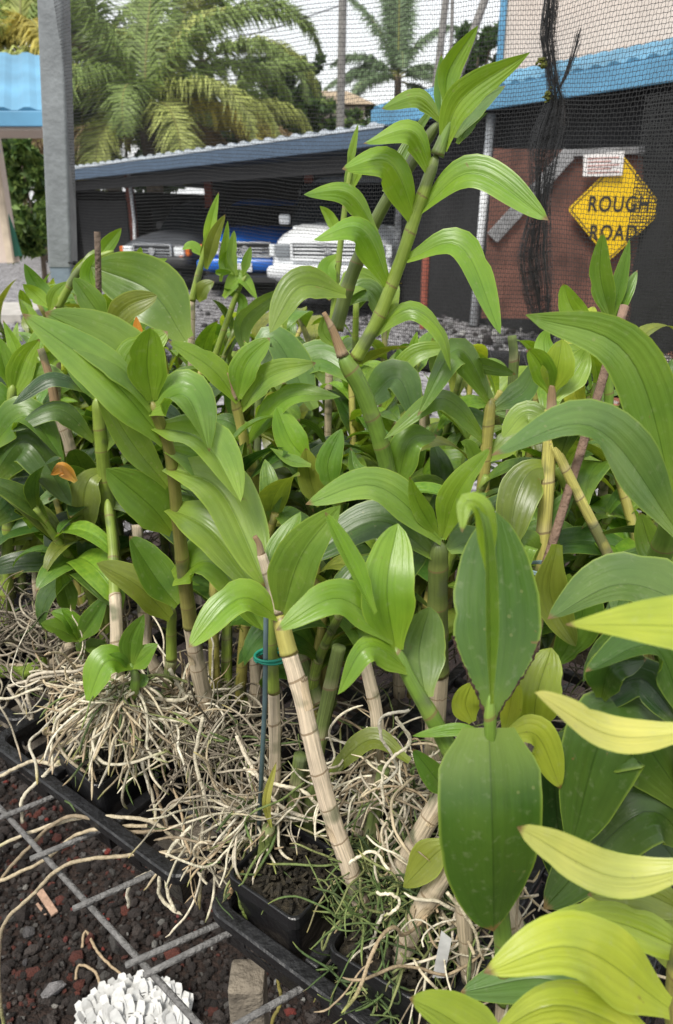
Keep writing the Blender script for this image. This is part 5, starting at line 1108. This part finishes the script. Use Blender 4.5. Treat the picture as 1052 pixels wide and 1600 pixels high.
# foreground right: long arching leaves from a cane beyond the frame
pQ = plant('orchid with two long arching ribbed leaves entering from the right photo edge', G(1090, 1100, .9),
  [([(1010, 920, .62), (1045, 830, .60), (1060, 760, .58)], 42, 38, 'gg', False)],
  [L([(1058, 800), (985, 560, -.02), (822, 492, -.03)], 92, 'G', 22, 12, .5, Y=.56), L([(1062, 835), (930, 668, -.03), (768, 712, -.06)], 92, 'g', 30, 16, .5, Y=.55),
   L([(1020, 900), (990, 880, .03), (960, 960, .0)], 60, 'm', 20, 14, .5), L([(1130, 975), (980, 912, .01), (856, 968, -.01)], 104, 'g', 32, 16, .4, Y=.50),
   L([(1060, 900), (1020, 860, .02), (1000, 800, .02)], 50, 'G', 10, 14, .5, Y=.62), L([(1075, 760), (1040, 640, .02), (1050, 560, .04)], 50, 'm', 20, 14, .5, Y=.62)])
pR = plant('orchid with wide dark glossy leaves at the right edge below the ribbed leaves', G(1060, 1330, .9),
  [([(1075, 1500, .46), (1070, 1300, .45), (1066, 1120, .44)], 34, 30, 'dk', False)],
  [L([(940, 1090), (955, 1040, -.01), (1010, 1030, .0)], 60, 'd', 10, 26, .6, Y=.46), L([(1070, 1120), (1020, 1010, .0), (915, 1050, -.02)], 70, 'd', 35, 20, .4), L([(1070, 1140), (1000, 1060, .02), (930, 1110, .02)], 70, 'k', 30, 14, .4),
   L([(1080, 1260), (960, 1130, -.01), (890, 1330, -.03)], 150, 'd', 20, -16, .3), L([(960, 1165), (870, 1190, .02), (885, 1400, .02)], 92, 'k', 10, 12, .3, Y=.47), L([(1080, 1320), (1000, 1270, -.01), (850, 1420, -.02)], 110, 'd', 20, 16, .3, Y=.45),
   L([(1075, 1370), (1010, 1300, .03), (960, 1360, .03)], 80, 'k', 20, 16, .3, Y=.5), L([(1075, 1150), (960, 1120, .02), (860, 1160, .03)], 44, 'd', 20, 16, .5, Y=.48),
   L([(880, 900), (910, 960, .0), (870, 1040, .0)], 70, 'm', 10, 16, .4, Y=.58), L([(870, 850), (860, 930, .0), (900, 1010, .0)], 60, 's', 10, 16, .4, Y=.56)])
pS = plant('nearest orchid at the lower right corner with pale yellow green leaves', G(1090, 1580, .87),
  [([(1085, 1700, .33), (1065, 1560, .32), (1095, 1400, .31), (1110, 1200, .30)], 60, 50, 'yel', False)],
  [L([(1230, 990), (1050, 978, .0), (884, 976, -.005)], 108, 'y', 22, 12, 1.0, Y=.31), L([(1110, 1140), (960, 1150, .0), (836, 1082, -.01)], 62, 'p', 30, 14, .2, Y=.31), L([(1110, 1350), (960, 1370, .0), (808, 1292, -.01)], 70, 'p', 28, 14, .2, Y=.30),
   L([(1080, 1430), (1000, 1395, .0), (918, 1398, .0)], 60, 's', 10, 14, .5, Y=.36), L([(1100, 1500), (960, 1440, .0), (838, 1438, .0)], 66, 'y', 20, 14, .7, Y=.33), L([(1045, 1575), (900, 1480, -.01), (756, 1520, -.02)], 120, 'y', 18, 12, .5, Y=.29),
   L([(1040, 1640), (880, 1570, -.01), (765, 1620, -.01)], 80, 'y', 30, 12, .4, Y=.28), L([(800, 1660), (700, 1590, .0), (640, 1560, .0)], 90, 'y', 20, 16, .5, Y=.29), L([(950, 1600), (860, 1530, .02), (720, 1550, .03)], 90, 'g', 20, 12, .4, Y=.38),
   L([(1070, 1530), (1000, 1430, .02), (870, 1450, .02)], 80, 'y', 28, 12, .4, Y=.34)])
# far shoots behind the tall orchid
pT = plant('distant orchid with small upright shoots in front of the white van', G(520, 600, 1.0),
  [([(515, 560, 1.3), (530, 400, 1.3), (548, 260, 1.3)], 14, 9, 'gr', False), ([(660, 640, 1.2), (650, 580, 1.2), (645, 560, 1.2)], 12, 8, 'gr', False)],
  [L([(545, 270), (552, 230, .0), (560, 193, .0)], 14, 'b', 10, 20, .8), L([(548, 300), (565, 260, .0), (580, 230, .0)], 16, 'b', 20, 20, .8), L([(540, 300), (546, 265, .0), (545, 240, .0)], 12, 'm', 20, 20, .8),
   L([(530, 370), (515, 340, .0), (500, 322, -.01)], 20, 'b', 20, 16, .6), L([(528, 400), (512, 420, .0), (515, 470, -.01)], 34, 'b', 20, 14, .4), L([(534, 360), (555, 350, .0), (575, 372, .0)], 24, 'b', 30, 14, .5),
   L([(648, 640), (625, 590, .0), (622, 542, .0)], 30, 'm', 10, 16, .7), L([(645, 580), (646, 545, .0), (652, 518, .0)], 18, 'b', 10, 20, .6), L([(685, 600), (680, 560, .0), (676, 528, .0)], 24, 'G', 10, 12, .3),
   L([(600, 640), (640, 560, -.01), (712, 540, -.01)], 34, 'b', 30, 14, .5), L([(566, 640), (620, 590, -.02), (650, 660, -.04)], 60, 'g', 35, 14, .4, Y=1.05)])

pU = plant('orchid with big dark arching leaves against the left photo edge', G(10, 980, .87),
  [([(10, 1000, 1.1), (14, 800, 1.1), (20, 600, 1.1)], 24, 18, 'gr', False), ([(-30, 1000, 1.0), (-25, 800, 1.0), (-20, 640, 1.0)], 24, 18, 'gr', False)],
  [L([(-20, 760), (40, 690, -.02), (112, 790, -.05)], 70, 'd', 30, -14, .4), L([(-15, 700), (40, 650, -.01), (100, 720, -.04)], 60, 'm', 35, 14, .4), L([(20, 620), (40, 560, .0), (62, 530, .0)], 44, 'b', 15, 18, .6),
   L([(20, 640), (60, 590, .0), (110, 600, -.02)], 44, 'm', 30, 16, .4), L([(18, 680), (-10, 620, .0), (-40, 660, .0)], 50, 'm', 30, 16, .4), L([(-20, 820), (40, 770, -.02), (90, 850, -.03)], 66, 'k', 30, -14, .4),
   L([(15, 600), (0, 550, .0), (-10, 520, .0)], 36, 'b', 15, 18, .6), L([(20, 610), (30, 560, .02), (5, 500, .03)], 30, 'b', 15, 18, .8), L([(15, 760), (50, 740, .02), (80, 800, .0)], 50, 'k', 20, 14, .4), L([(12, 850), (60, 840, .0), (20, 905, -.02)], 34, 's', 30, 14, .4),
   L([(10, 720), (-20, 690, .03), (60, 640, .03)], 50, 'm', 30, 14, .4), L([(40, 560), (70, 530, .0), (110, 545, -.02)], 32, 'G', 35, 14, .4, Y=1.15), L([(60, 600), (90, 560, .0), (130, 570, -.02)], 32, 'b', 35, 14, .4, Y=1.15)])
# ---------------- pots, roots, the crowd behind ----------------
pot(ua + .0675, va + .0675, 'black square pot of bark and orchid roots at the tray corner, bottom centre')
pot(ua - .042 - .2025, va + .0675, 'black square pot under the pale hanging root cluster', ang=R(-5))
pot(ua - .042 - .0675, va + .2025, 'black square pot in the second row, between the two front pots')
pot(ua + .2025, va + .0675, 'black square pot buried under green and white roots, bottom centre right', ang=R(4))
pot(ua + .3375, va + .0675, 'black square pot under the huge hanging leaf')
pot(ua - .04 - .6, va + .13, 'black square pot at the left photo edge with a green stem laid over it')
pot(ua + .0675, va + .2025, 'black square pot in shade behind the pinkish cane')
pot(ua + .2025, va + .2025, 'black square pot in the second row, hidden by the short green shoot')
K0 = P(190, 1095, .77)
DGR = [(.05, .09, .02), (.09, .14, .035), (.12, .18, .05), (.06, .10, .03), (.30, .27, .14)]
roots(pC, P(200, 1190, .79), 80, 41, .0012, (.02, .06), .03, .3, .3, .6, green=.85, single=4, cols=DGR)
roots(pC, K0, 250, 11, .0016, (.05, .13), .014, .3, .55, .34, bias=(-.35, -.35, -.35), green=.12, single=60)
roots(pC, P(235, 1120, .79), 70, 12, .0015, (.04, .09), .02, .1, .5, .4, green=.1, single=10)
roots(pB, G(285, 1120, .88), 90, 13, .0015, (.06, .16), .03, .3, .25, .5, green=.08, single=12)
roots(pE, P(412, 1275, .665), 100, 14, .0014, (.05, .11), .018, .5, .18, .42, bias=(-.55, .0, .05), green=.08, single=45)
roots(pE, P(425, 1345, .635), 110, 24, .0012, (.02, .05), .025, .2, .4, .5, green=.7, single=10, cols=DGR)
roots(pE, P(480, 1260, .73), 70, 15, .0013, (.05, .11), .022, .5, .2, .5, green=.3, single=10)
roots(pE, P(330, 1350, .65), 42, 34, .0014, (.04, .08), .014, .3, .35, .6, bias=(-.35, .0, -.1), green=.05, single=20)
roots(pA, G(350, 1180, .88), 110, 16, .0013, (.06, .15), .04, .4, .3, .55, green=.12, single=12, cols=DULL)
roots(pF, P(625, 1250, .66), 120, 17, .0012, (.05, .13), .035, .5, .3, .6, green=.20, single=40)
roots(pF, P(625, 1400, .54), 260, 18, .0012, (.04, .10), .030, .5, .3, .75, green=.8, single=30, cols=DGR)
roots(pF, P(605, 1520, .51), 140, 28, .0013, (.03, .08), .022, .4, .35, .65, green=.8, single=14, cols=DGR)
roots(pF, G(600, 1230, .93), 90, 19, .0013, (.05, .12), .03, .3, .4, .7, green=.1, single=14)
roots(pG, G(760, 1470, .88), 70, 20, .0014, (.06, .15), .04, .3, .4, .5, green=.1, single=10)
roots(pL, G(60, 990, .88), 160, 21, .0017, (.08, .2), .06, .3, .3, .5, green=.03, single=14, cols=DULL)
roots(pD, G(130, 1070, .88), 80, 22, .0017, (.06, .16), .03, .3, .4, .5, green=.05, single=12)
# traced long roots
for pts in ([(290, 1288, .70), (200, 1300, .70), (110, 1275, .72), (40, 1330, .74), (-20, 1400, .74)], [(285, 1318, .70), (230, 1282, .70), (130, 1278, .72), (50, 1300, .74), (-20, 1330, .75)], [(230, 1290, .70), (130, 1300, .71), (60, 1350, .72), (-10, 1380, .73)],
            [(340, 1325, .66), (220, 1335, .66), (110, 1350, .66), (50, 1400, .66), (5, 1450, .66), (0, 1540, .66), (8, 1620, .66)], [(0, 1212, .80), (50, 1190, .79), (90, 1195, .78), (140, 1175, .77)], [(35, 1286, .76), (35, 1250, .77), (60, 1220, .78), (100, 1185, .78)]):
    px_root(pC, pts, 6)
for pts in ([(12, 1072, .86), (50, 1125, .85), (45, 1060, .86), (130, 1045, .85), (230, 1010, .85)], [(14, 1072, .86), (60, 1060, .86), (170, 1040, .85)], [(243, 1225, .72), (262, 1300, .71), (290, 1318, .70)], [(200, 1140, .73), (235, 1230, .72), (245, 1290, .70)], [(205, 1290, .72), (215, 1330, .70), (240, 1340, .69)]):
    px_root(pC, pts, 5.5)
for pts in ([(265, 1045, .8), (300, 1110, .8), (308, 1160, .8), (280, 1182, .79), (235, 1170, .78)], [(235, 1090, .78), (280, 1095, .78), (305, 1075, .8)]): px_root(pB, pts, 6.5)
for pts in ([(318, 1120, .7), (305, 1190, .69), (320, 1250, .67), (315, 1340, .66), (312, 1420, .65)], [(370, 1150, .66), (395, 1200, .65), (440, 1260, .64), (520, 1290, .64)], [(380, 1200, .66), (430, 1225, .65), (480, 1240, .64), (520, 1290, .64)],
            [(300, 1290, .66), (260, 1340, .65), (250, 1400, .65), (285, 1430, .64)], [(330, 1350, .65), (270, 1360, .65), (262, 1390, .65), (275, 1425, .64)], [(240, 1360, .67), (205, 1380, .67), (200, 1420, .67)], [(475, 1360, .62), (472, 1400, .61), (470, 1430, .60)]): px_root(pE, pts, 6)
px_root(pE, [(438, 1395, .575), (450, 1440, .56), (447, 1500, .55), (434, 1530, .545), (440, 1560, .54), (425, 1600, .53), (415, 1640, .53)], 6, (.28, .24, .06))
px_root(pE, [(370, 1390, .59), (380, 1425, .58), (392, 1450, .57)], 5, (.16, .22, .04)); px_root(pE, [(352, 1420, .60), (365, 1380, .59), (380, 1360, .6)], 8, (.5, .33, .18))
for pts in ([(590, 1395, .50), (615, 1400, .49), (625, 1415, .49), (600, 1430, .49)], [(600, 1425, .5), (585, 1460, .5), (570, 1520, .5), (590, 1580, .5)], [(545, 1350, .53), (580, 1330, .53), (610, 1360, .52)], [(700, 1395, .45), (740, 1450, .45), (755, 1500, .45)],
            [(620, 1120, .55), (640, 1160, .55), (600, 1200, .55), (600, 1260, .55)], [(640, 1110, .55), (600, 1118, .56), (596, 1150, .56), (620, 1200, .56), (590, 1230, .56)]): px_root(pF, pts, 5)
# dry old canes on the left and behind
for pts, w, c in (([(-20, 1050, .98), (80, 1040, .97), (110, 1005, .96)], 26, 'dry'), ([(-20, 935, 1.22), (60, 840, 1.2), (95, 800, 1.18)], 20, 'dry'), ([(-20, 1010, 1.12), (60, 960, 1.12), (110, 890, 1.12)], 18, 'dry'), ([(60, 960, 1.1), (55, 900, 1.12), (58, 860, 1.12)], 12, 'dry')):
    build_cane(pL, pts, w, w * .8, c, True)
px_root(pL, [(-10, 1048, .95), (40, 1050, .94), (70, 1030, .94)], 20, (.26, .38, .04), 'green_stem')
for pts, w, c in (([(440, 1290, .80), (400, 1150, .86), (370, 1060, .9)], 24, 'dk'), ([(500, 1100, .80), (470, 1000, .84), (480, 930, .86)], 22, 'dk'), ([(300, 1120, .9), (235, 1030, .92), (225, 960, .94), (214, 820, .98)], 24, 'dry'), ([(390, 1130, .86), (400, 1060, .88), (385, 940, .9)], 22, 'dry')):
    build_cane(pA, pts, w, w * .8, c, True)
# white plant tag at lower right, debris root on the ground
q = [P(690, 1455, .445), P(706, 1468, .445), P(694, 1528, .45), P(676, 1528, .45)]; g = MB(); slab(g, q, .0008); tag(g.build('plant_tag', material('white_plastic_tag', (.60, .60, .585), .5, .2, 60)), 'blank white plastic tag stuck among the roots at the lower right', 'plant tag')
for pts, lab in (([(128, 1480), (135, 1455), (155, 1490), (195, 1528)], 'longest pale root lying loose on the cinders above the tags'), ([(118, 1530), (125, 1508), (150, 1520), (160, 1555)], 'greenish short root lying loose on the cinders near the tags')):
    p3 = [G(x, y, .016) for x, y in pts]; r = random.Random(2); g = MB(); root_tube(g, [p + rv(r) * .001 for p in cr(p3, 26)], .0028, r, CREAM, 8); tag(g.build('fallen_root', M_ROOT, smooth=True), lab, 'root')

# heap of white plant tags on the ground
rt_ = random.Random(12); M_TAG = bpy.data.materials['white_plastic_tag']; tags0 = None; hc = G(213, 1628, 0)
gt = MB(); w_, l_ = .009, .048
gt.add([V(p) for p in ((-w_, 0, 0), (w_, 0, 0), (w_, l_ * .8, .0015), (w_ * .6, l_, .002), (-w_ * .6, l_, .002), (-w_, l_ * .8, .0015))] + [V(p) + V((0, 0, -.0006)) for p in ((-w_, 0, 0), (w_, 0, 0), (w_, l_ * .8, .0015), (w_ * .6, l_, .002), (-w_ * .6, l_, .002), (-w_, l_ * .8, .0015))],
       [(0, 1, 2, 3, 4, 5), (11, 10, 9, 8, 7, 6)] + [(k, 6 + k, 6 + (k + 1) % 6, (k + 1) % 6) for k in range(6)])
me0 = gt.build('plant_label', M_TAG); gp_ = MB()
for k in range(3): gp_.beam((-.005, .018 + k * .005, .0022), (.005 - .003 * (k % 2), .018 + k * .005, .0022), .0013, .0004)
pr0 = gp_.build('print', M_SBLK, me0)
for i in range(210):
    o = me0 if i == 0 else me0.copy()
    if i: link(o)
    a = rt_.uniform(0, 6.28); rad = .095 * rt_.random() ** .6; h = .05 * (1 - (rad / .125) ** 2) * rt_.uniform(.6, 1.0) + .004
    o.location = hc + V((math.cos(a) * rad * 1.1, math.sin(a) * rad * .8, h)); lay = (Matrix.Rotation(rt_.gauss(.35, .42), 4, 'Z') @ Matrix.Rotation(rt_.uniform(.3, .95), 4, 'X') @ Matrix.Rotation(rt_.gauss(0, .25), 4, 'Y'))
    o.rotation_euler = lay.to_euler(); tag(o, 'white plastic plant label in the heap on the cinders at the bottom edge', 'plant label', 'white plant labels heaped on the ground')
    if i and i % 2: c = pr0.copy(); link(c, o)

# crowd of orchids filling the bench
TPL = []; rl = random.Random(21)
for i in range(28):
    el = R(rl.uniform(35, 75)); dr = rl.uniform(.5, 2.3); pts = [V((0, 0, 0))]; n = 13; p = V((0, 0, 0)); e = el; tw = rl.uniform(-.4, .4)
    for k in range(n - 1): p = p + V((math.cos(e), 0, math.sin(e))) / (n - 1); pts.append(p.copy()); e -= dr / (n - 1) * (1 + .6 * k / n)
    sides = []
    for k in range(n):
        t = (pts[min(k + 1, n - 1)] - pts[max(k - 1, 0)]).normalized(); S = V((0, 1, 0)); N = S.cross(t) * -1; N = -N if N.z < 0 and k == 0 else N
        a = tw * k / n; sides.append((S * math.cos(a) + N * math.sin(a), N * math.cos(a) - S * math.sin(a)))
    vs, fs, uv = leaf_geo(pts, rl.uniform(.14, .19), sides, R(rl.uniform(14, 38)), rl.uniform(.3, .8), rl, wav=.08)
    me = bpy.data.meshes.new('leaf'); me.from_pydata([tuple(v) for v in vs], [], fs); ul = me.uv_layers.new(name='UVMap')
    for lp in me.loops: ul.data[lp.index].uv = uv[lp.vertex_index]
    me.materials.append(M_LEAF); me.polygons.foreach_set('use_smooth', [True] * len(me.polygons)); TPL.append(me)
def filler(u, v, label, h, n, seed, pal, z0=.86, ll=(.11, .17), spread=.05):
    r = random.Random(seed); base = BW(u, v, z0); root = empty('orchid_plant', base, label, 'orchid', 'potted orchids on the bench')
    for c in range(n):
        a = r.uniform(0, 6.28); hh = h * r.uniform(.7, 1.08); lean = V((math.cos(a), math.sin(a), 0)) * r.uniform(.02, .16) * hh / .4
        b = base + V((r.gauss(0, spread * .4), r.gauss(0, spread * .4), -.02)); top = b + V((0, 0, hh)) + lean; mid = (b + top) / 2 - lean * .2; sp = cr([b, mid, top], 26)
        col = CC[r.choice(['gr', 'ol', 'gr', 'yel', 'dk'])]; o = MB().tube(sp, [.0085 - .0035 * i / 25 for i in range(26)], 8).build('cane', M_CANE if r.random() < .75 else M_DRY, root, smooth=True); o.color = (*col, 1)
        nl = r.randint(6, 8); az = r.uniform(0, 3.14)
        for k in range(nl):
            t = .42 + .57 * k / (nl - 1); p = sp[int(t * 25)]; aa = az + math.pi * k + r.gauss(0, .35); ln = r.uniform(*ll) * (1 - .35 * (k / nl) ** 2)
            o = bpy.data.objects.new('leaf', r.choice(TPL)); link(o, root); o.location = p - base; tilt = -R(25) * max(0, (k - nl + 3)) / 2 * r.uniform(.6, 1.3) + r.gauss(0, .15)
            o.rotation_euler = (Matrix.Rotation(aa, 3, 'Z') @ Matrix.Rotation(tilt, 3, 'Y') @ Matrix.Rotation(r.gauss(0, .25), 3, 'X')).to_euler(); o.scale = (ln, ln * r.uniform(.85, 1.2), ln)
            q = COL[r.choice(pal)]; kk = r.uniform(.8, 1.2); o.color = (q[0] * kk * r.uniform(.85, 1.15), q[1] * kk, q[2] * kk, 1)
    roots(root, base, 34 if v < .3 else 45, seed + 500, .0013, (.05, .12), .03, .3, .3, .55, single=0, cols=DULL)
    return root
ROWN = {0: 'front row', 1: 'second row', 2: 'third row', 3: 'back row by the net'}
def colname(px):
    for lim, s in ((60, 'the left photo edge'), (140, 'the steel post'), (235, 'the net edge'), (330, 'the dark grey car'), (420, 'the blue pickup'), (500, 'the left van half'), (590, 'the right van half'), (680, 'the tall orchid top'), (770, 'the white pole'), (870, 'the gathered net fold'), (960, 'the brown panel'), (1100, 'the yellow sign')):
        if px < lim: return s
    return 'the right photo edge'
used = {}
for row, v in enumerate((.24, .42, .60, .78)):
    k = 0; u = -1.55 + .07 * (row % 2)
    while u < .75:
        b = BW(u, v, 1.15); d = depth(b); q = b - CAM; px = 526 + F * q.x / d
        if -120 < px < 1190 and not (row == 0 and (u > .05 )) and b.y > .62:
            cn = colname(px); key = (row, cn); used[key] = used.get(key, 0) + 1
            lab = 'leafy orchid, %s, below %s' % (ROWN[row], cn)
            if used[key] > 1: lab = 'leafy orchid, %s, %s below %s' % (ROWN[row], {2: 'second from left', 3: 'third from left'}.get(used[key], 'another'), cn)
            rr = random.Random(int(900 + row * 50 + k)); h = {0: .33, 1: .40, 2: .42, 3: .45}[row] + rr.uniform(-.05, .05)
            filler(u + rr.uniform(-.02, .02), v + rr.uniform(-.02, .02), lab, h, (5 if row > 1 else 4) if row else 3, 300 + row * 50 + k, ['b', 'm', 'b', 'd', 'G', 'G', 's', 'm', 'y'] if row > 1 else ['m', 'd', 'd', 'k', 's', 'm', 'b'])
        u += .165; k += 1
